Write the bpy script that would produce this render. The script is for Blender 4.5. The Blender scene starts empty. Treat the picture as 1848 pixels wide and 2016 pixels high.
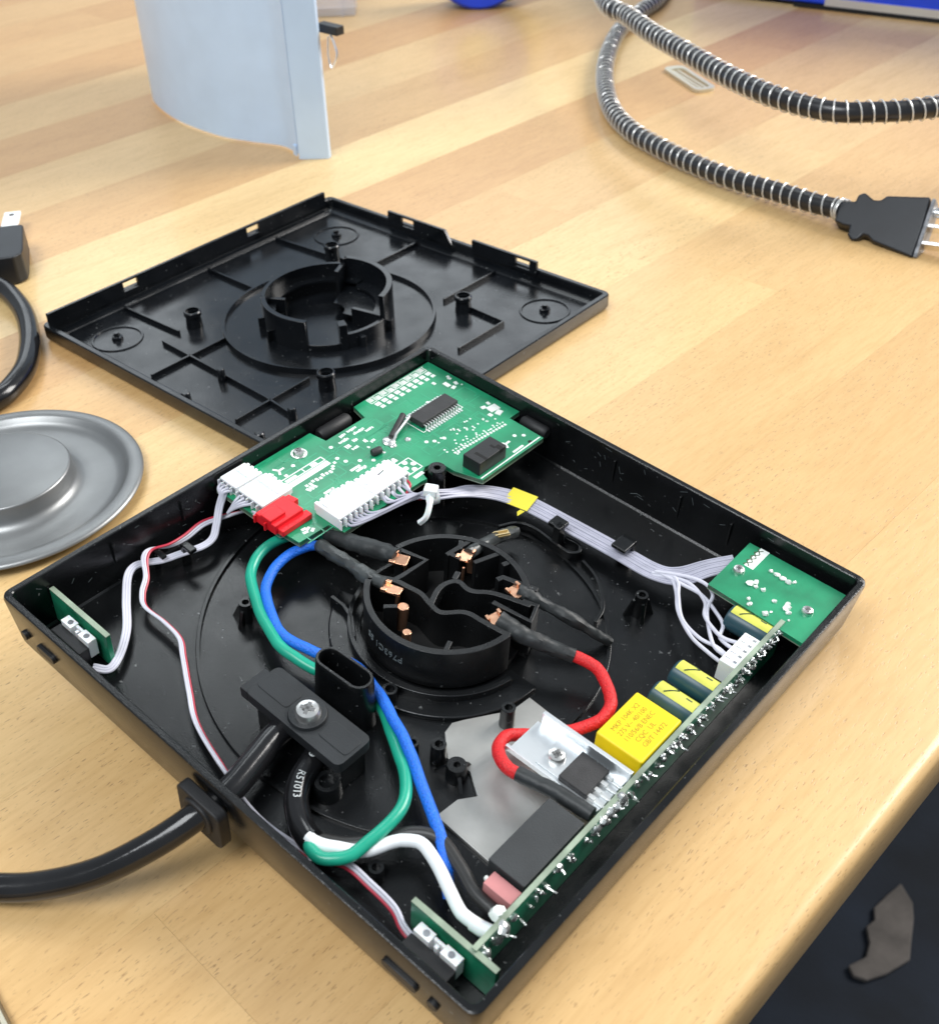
import bpy, math, random
from mathutils import Matrix, Vector
rnd = random.Random(7)
S = bpy.context.scene
K = 0.0012                      # metres per modelling unit

# ---------------------------------------------------------------- camera
CAM = Vector((222.016, -77.015, 212.485))
PITCH, YAW, ROLL = 0.65811, -0.76159, -0.04568
cp, sp = math.cos(PITCH), math.sin(PITCH)
fwd = Vector((math.sin(YAW) * cp, math.cos(YAW) * cp, -sp))
rgt = Vector((math.cos(YAW), -math.sin(YAW), 0))
upv = rgt.cross(fwd)
c_, s_ = math.cos(ROLL), math.sin(ROLL)
rgt, upv = c_ * rgt + s_ * upv, -s_ * rgt + c_ * upv
cd = bpy.data.cameras.new('camera')
cam = bpy.data.objects.new('camera', cd)
S.collection.objects.link(cam)
m3 = Matrix((rgt, upv, -fwd)).transposed()
cam.matrix_world = Matrix.Translation(CAM * K) @ m3.to_4x4()
cd.sensor_fit = 'HORIZONTAL'; cd.sensor_width = 36
cd.lens = 2269.47 / 1848 * 36
cd.shift_x = 59.27 / 1848; cd.shift_y = -11.3 / 1848
cd.clip_start = 0.01; cd.clip_end = 50
cd.dof.use_dof = True; cd.dof.focus_distance = 300 * K; cd.dof.aperture_fstop = 27
S.camera = cam

# ---------------------------------------------------------------- light
W = bpy.data.worlds.new('World'); S.world = W; W.use_nodes = True
W.node_tree.nodes['Background'].inputs[0].default_value = (0.82, 0.91, 1.0, 1)
W.node_tree.nodes['Background'].inputs[1].default_value = 0.40
IR = Vector((0.723, 0.69, 0)); IU = Vector((-0.69, 0.724, 0))     # picture right / away, on the table
def area(name, right, away, up, sx, sy, power, col, aim=(0.0, 0.05, 0)):
    l = bpy.data.lights.new(name, 'AREA'); l.shape = 'RECTANGLE'; l.size = sx; l.size_y = sy
    l.energy = power; l.color = col
    o = bpy.data.objects.new(name, l); S.collection.objects.link(o)
    base = Vector((75, 75, 0)) * K
    o.location = base + IR * right + IU * away + Vector((0, 0, up))
    tgt = base + IR * aim[0] + IU * aim[1]
    o.rotation_euler = (o.location - tgt).to_track_quat('Z', 'Y').to_euler()
    return o
area('side_window', 2.3, 1.05, 1.6, 1.3, 1.5, 94, (1.0, 0.97, 0.93))
area('room_light', -0.7, -0.75, 1.9, 1.3, 0.9, 35, (0.95, 0.98, 1.0), aim=(-0.1, 0.1, 0))
area('ceiling_panel', -0.25, 1.78, 2.0, 0.9, 0.42, 6, (0.92, 0.98, 1.0))
area('far_window', -0.5, 3.4, 1.8, 2.8, 1.0, 16, (0.88, 0.95, 1.0))
S.view_settings.view_transform = 'Standard'; S.view_settings.look = 'None'
S.view_settings.exposure = 0.14; S.view_settings.gamma = 1
S.view_settings.use_curve_mapping = False

# ---------------------------------------------------------------- frames (in units)
TU = 0.0963
U_ = Vector((1, 0, -TU)).normalized(); V_ = Vector((0, 1, 0.0004)).normalized()
V_ = (V_ - U_ * U_.dot(V_)).normalized(); N_ = U_.cross(V_)
HO = Vector((150, 0, 0)) - U_ * 150
HF = Matrix.Translation(HO) @ Matrix((U_, V_, N_)).transposed().to_4x4()      # opened base, tilted on the lid's edge
LF = Matrix.Translation((-153.23, 103.67, 0)) @ Matrix.Rotation(0.005, 4, 'Z')  # cover plate on the table
WF = Matrix.Identity(4)
TA = math.radians(87.6)
TF = Matrix.Rotation(TA - math.pi / 2, 4, 'Z')       # x across the staves, y along the grain

# ---------------------------------------------------------------- materials
MATS = {}
def nt(name):
    m = bpy.data.materials.new(name); m.use_nodes = True
    return m, m.node_tree, m.node_tree.nodes['Principled BSDF']
def mat(name, col, rough=0.5, metal=0.0, bump=0.0, bscale=900, var=0.0, vscale=60, coat=0.0, spec=0.5, sss=0.0, rvar=0.0, stretch=None, dust=0.0):
    m, t, p = nt(name)
    p.inputs['Base Color'].default_value = (*col, 1); p.inputs['Roughness'].default_value = rough
    p.inputs['Metallic'].default_value = metal; p.inputs['Specular IOR Level'].default_value = spec
    p.inputs['Coat Weight'].default_value = coat; p.inputs['Coat Roughness'].default_value = 0.12
    if sss:
        p.inputs['Subsurface Weight'].default_value = sss; p.inputs['Subsurface Scale'].default_value = 0.0006
    tc = t.nodes.new('ShaderNodeTexCoord'); src = tc.outputs['Object']
    if stretch:
        mp = t.nodes.new('ShaderNodeMapping'); mp.inputs['Scale'].default_value = stretch
        t.links.new(src, mp.inputs[0]); src = mp.outputs[0]
    def noise(sc, det=4):
        n = t.nodes.new('ShaderNodeTexNoise'); n.inputs['Scale'].default_value = sc; n.inputs['Detail'].default_value = det
        t.links.new(src, n.inputs['Vector']); return n
    if bump:
        n = noise(bscale); b = t.nodes.new('ShaderNodeBump'); b.inputs['Strength'].default_value = bump
        b.inputs['Distance'].default_value = 0.0004
        t.links.new(n.outputs[0], b.inputs['Height']); t.links.new(b.outputs[0], p.inputs['Normal'])
    if var:
        n = noise(vscale, 6); r = t.nodes.new('ShaderNodeValToRGB')
        r.color_ramp.elements[0].position = 0.35; r.color_ramp.elements[1].position = 0.68
        r.color_ramp.elements[0].color = (*[c * (1 - var) for c in col], 1); r.color_ramp.elements[1].color = (*[min(1, c * (1 + var)) for c in col], 1)
        t.links.new(n.outputs[0], r.inputs[0]); t.links.new(r.outputs[0], p.inputs['Base Color'])
    if dust:
        n = noise(620, 2); r = t.nodes.new('ShaderNodeMapRange'); r.inputs[1].default_value = 0.70; r.inputs[2].default_value = 0.78
        r.inputs[3].default_value = 0; r.inputs[4].default_value = dust
        t.links.new(n.outputs[0], r.inputs[0]); mx = t.nodes.new('ShaderNodeMix'); mx.data_type = 'RGBA'
        t.links.new(r.outputs[0], mx.inputs[0]); mx.inputs[7].default_value = (0.30, 0.31, 0.31, 1)
        if p.inputs['Base Color'].links: t.links.new(p.inputs['Base Color'].links[0].from_socket, mx.inputs[6])
        else: mx.inputs[6].default_value = (*col, 1)
        t.links.new(mx.outputs[2], p.inputs['Base Color'])
    if rvar:
        n = noise(vscale * 1.7, 5); mr = t.nodes.new('ShaderNodeMapRange')
        mr.inputs[1].default_value = 0.3; mr.inputs[2].default_value = 0.7
        mr.inputs[3].default_value = rough - rvar; mr.inputs[4].default_value = rough + rvar
        t.links.new(n.outputs[0], mr.inputs[0]); t.links.new(mr.outputs[0], p.inputs['Roughness'])
    MATS[name] = m
    return m
mat('shell_black', (0.0050, 0.0055, 0.0060), 0.19, bump=0.16, bscale=2600, var=0.45, vscale=45, rvar=0.07, dust=0.35)
mat('lid_black', (0.0050, 0.0060, 0.0075), 0.20, bump=0.07, bscale=2200, var=0.4, vscale=40, rvar=0.08, dust=0.3)
mat('hub_black', (0.0065, 0.007, 0.0075), 0.34, bump=0.12, bscale=2200, var=0.3, vscale=70, rvar=0.1, dust=0.3)
mat('clamp_black', (0.014, 0.016, 0.018), 0.46, bump=0.25, bscale=2800, var=0.25, vscale=90)
mat('rubber', (0.010, 0.010, 0.011), 0.55, bump=0.15, bscale=1500)
mat('cord_vinyl', (0.009, 0.009, 0.010), 0.17, bump=0.10, bscale=420, var=0.3, vscale=60, rvar=0.06)
mat('sleeve', (0.020, 0.023, 0.024), 0.50, bump=0.6, bscale=420, var=0.4, vscale=160)
mat('grey_sleeve', (0.05, 0.055, 0.055), 0.32, bump=0.7, bscale=380, var=0.4, vscale=160)
mat('pcb', (0.012, 0.25, 0.115), 0.34, bump=0.06, bscale=900, var=0.22, vscale=90, coat=0.25)
mat('pcb_track', (0.022, 0.31, 0.155), 0.34, coat=0.25)
mat('pcb_edge', (0.26, 0.32, 0.24), 0.45, var=0.45, vscale=70)
mat('pcb_back', (0.016, 0.21, 0.11), 0.3, bump=0.1, bscale=600, var=0.4, vscale=120, coat=0.3)
mat('silk', (0.82, 0.86, 0.82), 0.5, var=0.06, vscale=300)
mat('solder', (0.78, 0.80, 0.78), 0.26, metal=0.9, bump=0.3, bscale=900)
mat('pad', (0.80, 0.85, 0.80), 0.34, metal=0.35)
mat('tin', (0.72, 0.74, 0.74), 0.38, metal=0.75)
mat('steel', (0.78, 0.78, 0.76), 0.28, metal=0.95, bump=0.12, bscale=700)
mat('nylon', (0.86, 0.88, 0.88), 0.42, sss=0.15, var=0.03, vscale=200)
mat('wire_white', (0.60, 0.60, 0.68), 0.40, var=0.06, vscale=120)
mat('wire_grey', (0.40, 0.40, 0.48), 0.42, var=0.10, vscale=140)
mat('wire_red', (0.50, 0.03, 0.06), 0.40)
mat('silicone_red', (0.66, 0.013, 0.016), 0.50, bump=1.0, bscale=1500, var=0.22, vscale=2400)
mat('wire_green', (0.012, 0.34, 0.22), 0.30, bump=0.08, bscale=500, var=0.10, vscale=70)
mat('silicone_blue', (0.010, 0.15, 0.72), 0.46, bump=1.0, bscale=1500, var=0.22, vscale=2200)
mat('wire_thick_white', (0.83, 0.86, 0.88), 0.38, var=0.05, vscale=90)
mat('wire_black', (0.020, 0.020, 0.020), 0.42, bump=0.1, bscale=500)
mat('conn_red', (0.74, 0.010, 0.018), 0.40, sss=0.1)
mat('conn_black', (0.013, 0.013, 0.014), 0.42, bump=0.15, bscale=2000)
mat('chip', (0.028, 0.027, 0.028), 0.55, bump=0.25, bscale=2600, var=0.2, vscale=300)
mat('relay', (0.030, 0.033, 0.035), 0.50, bump=0.25, bscale=2600, var=0.15, vscale=90)
mat('cap_yellow', (0.86, 0.63, 0.008), 0.42, bump=0.05, bscale=800, var=0.05, vscale=90)
mat('cap_ink', (0.34, 0.20, 0.004), 0.5)
mat('cap_teal', (0.018, 0.065, 0.085), 0.34, var=0.15, vscale=90)
mat('cap_stripe', (0.62, 0.62, 0.10), 0.40, var=0.08, vscale=140)
mat('cap_ink_dark', (0.06, 0.09, 0.04), 0.5)
mat('pink', (0.50, 0.20, 0.20), 0.5, var=0.10, vscale=150)
mat('alu', (0.47, 0.47, 0.45), 0.46, metal=0.85, bump=0.18, bscale=500, var=0.10, vscale=80)
mat('alu_bright', (0.74, 0.77, 0.79), 0.40, metal=0.9, bump=0.12, bscale=400, stretch=(1, 6, 1))
mat('copper', (0.85, 0.47, 0.30), 0.28, metal=0.95, bump=0.15, bscale=600)
mat('brass', (0.84, 0.66, 0.36), 0.3, metal=0.9)  # colours only the piece that imitates the tape's reflection
mat('slot_grey', (0.20, 0.20, 0.20), 0.4, metal=0.7)
mat('zip', (0.80, 0.84, 0.84), 0.40, sss=0.2)
mat('cut_dark', (0.004, 0.004, 0.004), 0.8)
mat('plate_grey', (0.27, 0.275, 0.275), 0.40, metal=0.75, bump=0.05, bscale=1600, var=0.05, vscale=90)
mat('panel_white', (0.55, 0.71, 0.92), 0.34, metal=0.0, bump=0.05, bscale=1400, var=0.03, vscale=50, coat=0.2)
mat('panel_seam', (0.02, 0.06, 0.20), 0.5)
mat('blue_plastic', (0.010, 0.055, 0.62), 0.35, var=0.12, vscale=30)
mat('yellow_plastic', (0.80, 0.72, 0.25), 0.4)
mat('plug_black', (0.009, 0.011, 0.015), 0.38, bump=0.2, bscale=1800, var=0.2, vscale=90)
mat('plug_face', (0.22, 0.23, 0.25), 0.35, bump=0.3, bscale=700, var=0.5, vscale=250)
mat('prong', (0.80, 0.80, 0.80), 0.22, metal=0.95)
mat('spring', (0.82, 0.82, 0.80), 0.32, metal=0.55)
mat('spring_core', (0.016, 0.016, 0.018), 0.30, bump=0.15, bscale=600)
mat('buckle', (0.70, 0.66, 0.52), 0.40, metal=0.6, bump=0.3, bscale=500)
mat('leather', (0.16, 0.105, 0.045), 0.55, bump=0.4, bscale=500, var=0.3, vscale=120)
mat('carpet', (0.006, 0.010, 0.018), 0.95, bump=0.8, bscale=260, var=0.45, vscale=9)
mat('scrap', (0.085, 0.075, 0.068), 0.9, bump=0.6, bscale=200, var=0.25, vscale=40)
mat('ink_white', (0.55, 0.58, 0.58), 0.6)
mat('mould_text', (0.12, 0.14, 0.145), 0.5)
def glassy(name, col, rough, alpha_mix):
    m, t, p = nt(name)
    p.inputs['Base Color'].default_value = (*col, 1); p.inputs['Roughness'].default_value = rough
    p.inputs['Alpha'].default_value = alpha_mix
    MATS[name] = m
glassy('tape_yellow', (0.80, 0.70, 0.06), 0.30, 0.80)
glassy('clear_plastic', (0.72, 0.76, 0.86), 0.15, 0.45)

def wood():
    m, t, p = nt('stave_wood'); N = t.nodes; L = t.links
    tc = N.new('ShaderNodeTexCoord'); oi = N.new('ShaderNodeObjectInfo')
    off = N.new('ShaderNodeVectorMath'); off.operation = 'MULTIPLY_ADD'
    off.inputs[1].default_value = (1, 1, 1)
    mul = N.new('ShaderNodeMath'); mul.operation = 'MULTIPLY'; mul.inputs[1].default_value = 37.0
    L.new(oi.outputs['Random'], mul.inputs[0])
    cmb = N.new('ShaderNodeCombineXYZ'); 
    for i in range(3): L.new(mul.outputs[0], cmb.inputs[i])
    L.new(tc.outputs['Object'], off.inputs[0]); L.new(cmb.outputs[0], off.inputs[2])
    def mapped(sc):
        mp = N.new('ShaderNodeMapping'); mp.inputs['Scale'].default_value = sc
        L.new(off.outputs[0], mp.inputs[0]); return mp.outputs[0]
    def noise(sc, scale, det=5, rough=0.55, dist=0.0):
        n = N.new('ShaderNodeTexNoise'); n.inputs['Scale'].default_value = scale; n.inputs['Detail'].default_value = det
        n.inputs['Roughness'].default_value = rough; n.inputs['Distortion'].default_value = dist
        L.new(mapped(sc), n.inputs['Vector']); return n.outputs[0]
    def ramp(src, stops):
        r = N.new('ShaderNodeValToRGB'); e = r.color_ramp.elements
        while len(e) < len(stops): e.new(0.5)
        for el, (q, c) in zip(e, stops): el.position = q; el.color = (*c, 1)
        L.new(src, r.inputs[0]); return r.outputs[0]
    def mix(a, b, fac, mode='MIX'):
        x = N.new('ShaderNodeMix'); x.data_type = 'RGBA'; x.blend_type = mode
        if isinstance(fac, float): x.inputs[0].default_value = fac
        else: L.new(fac, x.inputs[0])
        L.new(a, x.inputs[6]); L.new(b, x.inputs[7]); return x.outputs[2]
    tone = oi.outputs['Color']
    grain = ramp(noise((48, 9, 48), 1.0, 6, 0.6, 0.5), [(0.30, (0.90, 0.865, 0.81)), (0.5, (1, 1, 1)), (0.75, (0.94, 0.915, 0.87))])
    fine = ramp(noise((620, 70, 620), 1.0, 4, 0.6), [(0.34, (0.91, 0.88, 0.83)), (0.58, (1.01, 1.01, 1.01))])
    cloud = ramp(noise((14, 7, 14), 1.0, 4), [(0.3, (0.92, 0.89, 0.85)), (0.7, (1.03, 1.02, 1.0))])
    col = mix(mix(mix(tone, grain, 0.85, 'MULTIPLY'), fine, 0.8, 'MULTIPLY'), cloud, 0.9, 'MULTIPLY')
    # short dark pores along the grain
    pore = ramp(noise((2300, 360, 2300), 1.0, 1.5, 0.5), [(0.635, (0, 0, 0)), (0.70, (1, 1, 1))])
    gate = ramp(noise((30, 9, 30), 1.0, 3), [(0.36, (0.35, 0.35, 0.35)), (0.64, (1, 1, 1))])
    pm = mix(pore, gate, 1.0, 'MULTIPLY')
    dk = N.new('ShaderNodeRGB'); dk.outputs[0].default_value = (0.20, 0.10, 0.035, 1)
    bw = N.new('ShaderNodeRGBToBW'); L.new(pm, bw.inputs[0])
    f = N.new('ShaderNodeMath'); f.operation = 'MULTIPLY'; f.inputs[1].default_value = 0.66; L.new(bw.outputs[0], f.inputs[0])
    # a few long fine cracks
    crk = ramp(noise((520, 26, 520), 1.0, 2, 0.5), [(0.77, (0, 0, 0)), (0.82, (1, 1, 1))])
    bw2 = N.new('ShaderNodeRGBToBW'); L.new(crk, bw2.inputs[0])
    f2 = N.new('ShaderNodeMath'); f2.operation = 'MULTIPLY'; f2.inputs[1].default_value = 0.55; L.new(bw2.outputs[0], f2.inputs[0])
    col = mix(mix(col, dk.outputs[0], f.outputs[0]), dk.outputs[0], f2.outputs[0])
    L.new(col, p.inputs['Base Color'])
    p.inputs['Roughness'].default_value = 0.48
    p.inputs['Coat Weight'].default_value = 0.45; p.inputs['Coat Roughness'].default_value = 0.18
    bp = N.new('ShaderNodeBump'); bp.inputs['Strength'].default_value = 0.35; bp.inputs['Distance'].default_value = 0.0002
    inv = N.new('ShaderNodeMath'); inv.operation = 'SUBTRACT'; inv.inputs[0].default_value = 1.0; L.new(f.outputs[0], inv.inputs[1])
    add = N.new('ShaderNodeMath'); add.operation = 'MULTIPLY_ADD'; add.inputs[1].default_value = 0.35
    L.new(noise((260, 60, 260), 1.0, 4), add.inputs[0]); L.new(inv.outputs[0], add.inputs[2])
    L.new(add.outputs[0], bp.inputs['Height']); L.new(bp.outputs[0], p.inputs['Normal']); L.new(bp.outputs[0], p.inputs['Coat Normal'])
    MATS['stave_wood'] = m
wood()

# ---------------------------------------------------------------- mesh builder
def catmull(pts, n=8):
    P = [Vector(p) for p in pts]
    if len(P) < 3: return [P[0].lerp(P[1], i / n) for i in range(n + 1)]
    Q = [P[0] * 2 - P[1]] + P + [P[-1] * 2 - P[-2]]
    out = []
    for i in range(1, len(Q) - 2):
        a, b, c, d = Q[i - 1:i + 3]
        for k in range(n):
            t = k / n
            out.append(0.5 * ((2 * b) + (c - a) * t + (2 * a - 5 * b + 4 * c - d) * t * t + (3 * b - a - 3 * c + d) * t ** 3))
    out.append(P[-1]); return out
def frames(path):
    T = []
    for i in range(len(path)):
        a = path[max(0, i - 1)]; b = path[min(len(path) - 1, i + 1)]
        T.append((b - a).normalized())
    n = Vector((0, 0, 1)); n = (n - T[0] * n.dot(T[0]))
    if n.length < 1e-3: n = Vector((1, 0, 0)) - T[0] * T[0].x
    n.normalize(); out = []
    for t in T:
        n = n - t * n.dot(t)
        n.normalize(); out.append((t, n.copy(), t.cross(n)))
    return out
wr = random.Random(41)
def wob(path, amp=0.16):
    """small uneven kinks, as real insulated wire has"""
    out = []; d = Vector((0, 0, 0))
    for i, p in enumerate(path):
        if i % 5 == 0: t = Vector((wr.uniform(-amp, amp), wr.uniform(-amp, amp), wr.uniform(-amp, amp) * 0.5))
        d = d.lerp(t, 0.3); out.append(p + d)
    return out
class B:
    def __init__(s): s.v = []; s.f = []; s.mark = 0
    def begin(s): s.mark = len(s.v); return s
    def xf(s, M):
        for i in range(s.mark, len(s.v)): s.v[i] = M @ Vector(s.v[i])
        return s
    def add(s, vs, fs):
        o = len(s.v); s.v += [Vector(x) for x in vs]; s.f += [[i + o for i in q] for q in fs]; return s
    def box(s, x0, y0, z0, x1, y1, z1):
        return s.add([(x0, y0, z0), (x1, y0, z0), (x1, y1, z0), (x0, y1, z0), (x0, y0, z1), (x1, y0, z1), (x1, y1, z1), (x0, y1, z1)],
                     [(3, 2, 1, 0), (4, 5, 6, 7), (0, 1, 5, 4), (1, 2, 6, 5), (2, 3, 7, 6), (3, 0, 4, 7)])
    def prism(s, poly, z0, z1, top=None):
        a = sum(poly[i][0] * poly[(i + 1) % len(poly)][1] - poly[(i + 1) % len(poly)][0] * poly[i][1] for i in range(len(poly)))
        if a < 0: poly = poly[::-1]; top = top[::-1] if top else None
        n = len(poly); tp = top or poly
        return s.add([(x, y, z0) for x, y in poly] + [(x, y, z1) for x, y in tp],
                     [list(range(n - 1, -1, -1)), list(range(n, 2 * n))] + [(i, (i + 1) % n, n + (i + 1) % n, n + i) for i in range(n)])
    def lathe(s, c, prof, n=24, a0=0, a1=360):
        full = abs(a1 - a0) >= 359.9; m = n if full else n + 1; k = len(prof); vs = []
        for i in range(m):
            a = math.radians(a0 + (a1 - a0) * i / n)
            for r, z in prof: vs.append((c[0] + r * math.cos(a), c[1] + r * math.sin(a), z))
        fs = []
        for i in range(n):
            j = (i + 1) % m
            for q in range(k - 1): fs.append((i * k + q, j * k + q, j * k + q + 1, i * k + q + 1))
        s.add(vs, fs); o = len(s.v) - len(vs)
        if not full and prof[0] == prof[-1]:
            s.f.append([o + q for q in range(k - 1)]); s.f.append([o + n * k + q for q in range(k - 1)][::-1])
        return s
    def ring(s, c, r0, r1, z0, z1, n=32, a0=0, a1=360):
        return s.lathe(c, [(r0, z1), (r0, z0), (r1, z0), (r1, z1), (r0, z1)], n, a0, a1)
    def cyl(s, c, r, z0, z1, n=20, r2=None):
        r2 = r if r2 is None else r2
        return s.lathe(c, [(0, z0), (r, z0), (r2, z1), (0, z1)], n)
    def tube(s, path, r, n=10, cap=True, lump=0.0):
        F = frames(path); o = len(s.v); m = len(path)
        for i, (p, (t, a, b)) in enumerate(zip(path, F)):
            ri = r[min(i, len(r) - 1)] if isinstance(r, (list, tuple)) else r
            for k in range(n):
                g = 2 * math.pi * k / n
                q = ri * (1 + lump * (math.sin(i * 1.7 + k) * 0.6 + math.sin(i * 0.63 + 2.2 * k) * 0.7 + wr.uniform(-0.5, 0.5))) if lump else ri
                s.v.append(p + a * q * math.cos(g) + b * q * math.sin(g))
        for i in range(m - 1):
            for k in range(n):
                s.f.append([o + i * n + k, o + i * n + (k + 1) % n, o + (i + 1) * n + (k + 1) % n, o + (i + 1) * n + k])
        if cap:
            s.f.append([o + k for k in range(n)][::-1]); s.f.append([o + (m - 1) * n + k for k in range(n)])
        return s
    def wall(s, pts, t, z0, z1):
        P = [Vector((x, y)) for x, y in pts]; Lf, Rt = [], []
        for i in range(len(P)):
            d = Vector((0, 0))
            if i > 0: d += (P[i] - P[i - 1]).normalized()
            if i < len(P) - 1: d += (P[i + 1] - P[i]).normalized()
            d.normalize(); nn = Vector((-d.y, d.x)) * t / 2
            Lf.append(P[i] + nn); Rt.append(P[i] - nn)
        n = len(P); vs = []
        for a, b in zip(Lf, Rt): vs += [(a.x, a.y, z0), (b.x, b.y, z0), (b.x, b.y, z1), (a.x, a.y, z1)]
        fs = [(0, 1, 2, 3), (4 * n - 1, 4 * n - 2, 4 * n - 3, 4 * n - 4)]
        for i in range(n - 1):
            for k in range(4): fs.append((4 * i + k, 4 * i + 4 + k, 4 * i + 4 + (k + 1) % 4, 4 * i + (k + 1) % 4))
        return s.add(vs, fs)
    def blob(s, c, r, sz=1.0, n=7, rings=4, jit=0.0):
        c = Vector(c); vs = [c + Vector((0, 0, r * sz))]
        for i in range(1, rings):
            th = math.pi * i / rings
            for k in range(n):
                a = 2 * math.pi * k / n; q = 1 + jit * rnd.uniform(-1, 1)
                vs.append(c + Vector((r * q * math.sin(th) * math.cos(a), r * q * math.sin(th) * math.sin(a), r * sz * q * math.cos(th))))
        vs.append(c - Vector((0, 0, r * sz))); fs = [(0, 1 + k, 1 + (k + 1) % n) for k in range(n)]
        for i in range(rings - 2):
            for k in range(n): a = 1 + i * n; fs.append((a + k, a + n + k, a + n + (k + 1) % n, a + (k + 1) % n))
        a = 1 + (rings - 2) * n; fs += [(a + (k + 1) % n, a + k, len(vs) - 1) for k in range(n)]
        return s.add(vs, fs)
def rrect(x0, y0, x1, y1, r, n=5):
    out = []
    for cx, cy, a in ((x1 - r, y1 - r, 0), (x0 + r, y1 - r, 90), (x0 + r, y0 + r, 180), (x1 - r, y0 + r, 270)):
        for i in range(n + 1):
            g = math.radians(a + 90 * i / n); out.append((cx + r * math.cos(g), cy + r * math.sin(g)))
    return out

class Thing:
    """A top-level Empty at the thing's base; its parts are built in the frame's units."""
    def __init__(s, name, label, cat, frame, base, group=None):
        s.o = bpy.data.objects.new(name, None); S.collection.objects.link(s.o)
        s.o.empty_display_size = 0.01; s.base = Vector(base); s.frame = frame
        M = frame @ Matrix.Translation(s.base); M.translation = M.translation * K
        s.o.matrix_world = M
        s.o['label'] = label; s.o['category'] = cat
        if group: s.o['group'] = group
    def part(s, name, b, m, parent=None, bevel=0.0, seg=2, smooth=40, label=None, kind=None):
        return mk(name, b, m, s.base, parent or s.o, None, bevel, seg, smooth, label, kind)
def mk(name, b, m, base=(0, 0, 0), parent=None, frame=None, bevel=0.0, seg=2, smooth=40, label=None, kind=None):
    base = Vector(base); me = bpy.data.meshes.new(name)
    me.from_pydata([((v - base) * K) for v in b.v], [], b.f); me.update()
    import bmesh
    bm = bmesh.new(); bm.from_mesh(me); bmesh.ops.recalc_face_normals(bm, faces=bm.faces); bm.to_mesh(me); bm.free()
    me.polygons.foreach_set('use_smooth', [True] * len(me.polygons)); me.set_sharp_from_angle(angle=math.radians(smooth))
    me.materials.append(MATS[m])
    o = bpy.data.objects.new(name, me); S.collection.objects.link(o)
    if parent: o.parent = parent
    elif frame is not None:
        M = frame @ Matrix.Translation(base); M.translation = M.translation * K; o.matrix_world = M
    if bevel:
        md = o.modifiers.new('bevel', 'BEVEL'); md.width = bevel * K; md.segments = seg; md.limit_method = 'ANGLE'; md.angle_limit = math.radians(38)
        md.harden_normals = True
    if label: o['label'] = label
    if kind: o['kind'] = kind
    return o
def solo(name, b, m, label, cat, frame, base, group=None, **kw):
    o = mk(name, b, m, base, None, frame, **kw); o['label'] = label; o['category'] = cat
    if group: o['group'] = group
    return o
def letters(txt, size, ext=0.03):
    """Flat lettering as plain vertices (x along the line, y up) and faces."""
    cu = bpy.data.curves.new('lettering', 'FONT'); cu.body = txt; cu.size = size; cu.align_x = 'CENTER'; cu.align_y = 'CENTER'
    cu.extrude = ext; cu.resolution_u = 2
    ob = bpy.data.objects.new('lettering', cu); me = bpy.data.meshes.new_from_object(ob)
    vs = [v.co.copy() for v in me.vertices]; fs = [list(q.vertices) for q in me.polygons]
    bpy.data.objects.remove(ob); bpy.data.curves.remove(cu); bpy.data.meshes.remove(me)
    return vs, fs
def put_text(b, txt, size, fn, ext=0.03):
    vs, fs = letters(txt, size, ext); b.add([fn(v) for v in vs], fs)
def flat(x, y, z, ang):
    a = math.radians(ang); c, s = math.cos(a), math.sin(a)
    return lambda v: (x + c * v.x - s * v.y, y + s * v.x + c * v.y, z + v.z)

# ================================================================ the setting
fl = B().box(-2500, -2500, -640, 2500, 2500, -620)
o = mk('floor', fl, 'carpet', (0, 0, -620), None, WF); o['kind'] = 'structure'
top = bpy.data.objects.new('table_top', None); S.collection.objects.link(top); top['kind'] = 'structure'
top.empty_display_size = 0.01
M = TF.copy(); top.matrix_world = M
edges = [179, 130, 80, 30, -22, -74, -124, -171, -220, -270, -320] + [-370 - 50 * i for i in range(14)]
prng = random.Random(23)
TONE = {0: 0.55, 1: 0.45, 2: 0.6, 3: 0.62, 4: 0.75, 5: 0.45, 6: 0.12, 7: 0.95, 8: 0.35, 9: 0.55, 10: 0.08, 11: 0.5, 12: 0.05, 13: 0.3, 14: 0.12, 15: 0.4, 16: 0.05}
for r in range(len(edges) - 1):
    x1, x0 = edges[r], edges[r + 1]; w = x1 - x0; y = -300 - prng.uniform(0, 250)
    cuts = [y]
    while y < 1250:
        y += prng.uniform(260, 520); cuts.append(y)
    if r == 1: cuts = [-420, -16, 402, 730, 1000, 1300]
    for a, c in zip(cuts, cuts[1:]):
        b = B(); h = (c - a) / 2 - 0.02; g = w / 2 - 0.02
        if r == 0:
            prof = [(-g, -19), (g - 1.2, -19), (g + 0.2, -17.5), (g + 0.4, -3.2), (g - 0.1, -1.2), (g - 1.4, -0.25), (g - 3.0, 0), (-g, 0)]
            n = len(prof); vs = [(x, -h, z) for x, z in prof] + [(x, h, z) for x, z in prof]
            b.add(vs, [list(range(n)), list(range(2 * n - 1, n - 1, -1))] + [(i, n + i, n + (i + 1) % n, (i + 1) % n) for i in range(n)])
        else: b.box(-g, -h, -19, g, h, 0)
        p = mk('plank', b, 'stave_wood', (0, 0, 0), top, smooth=50)
        p.location = Vector(((x0 + x1) / 2, (a + c) / 2, 0)) * K
        t = min(1, max(0, TONE.get(r, prng.random()) + prng.uniform(-0.12, 0.12)))
        p.color = (*[lo + (hi - lo) * t for lo, hi in zip((0.585, 0.335, 0.132), (0.775, 0.56, 0.272))], 1)

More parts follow.
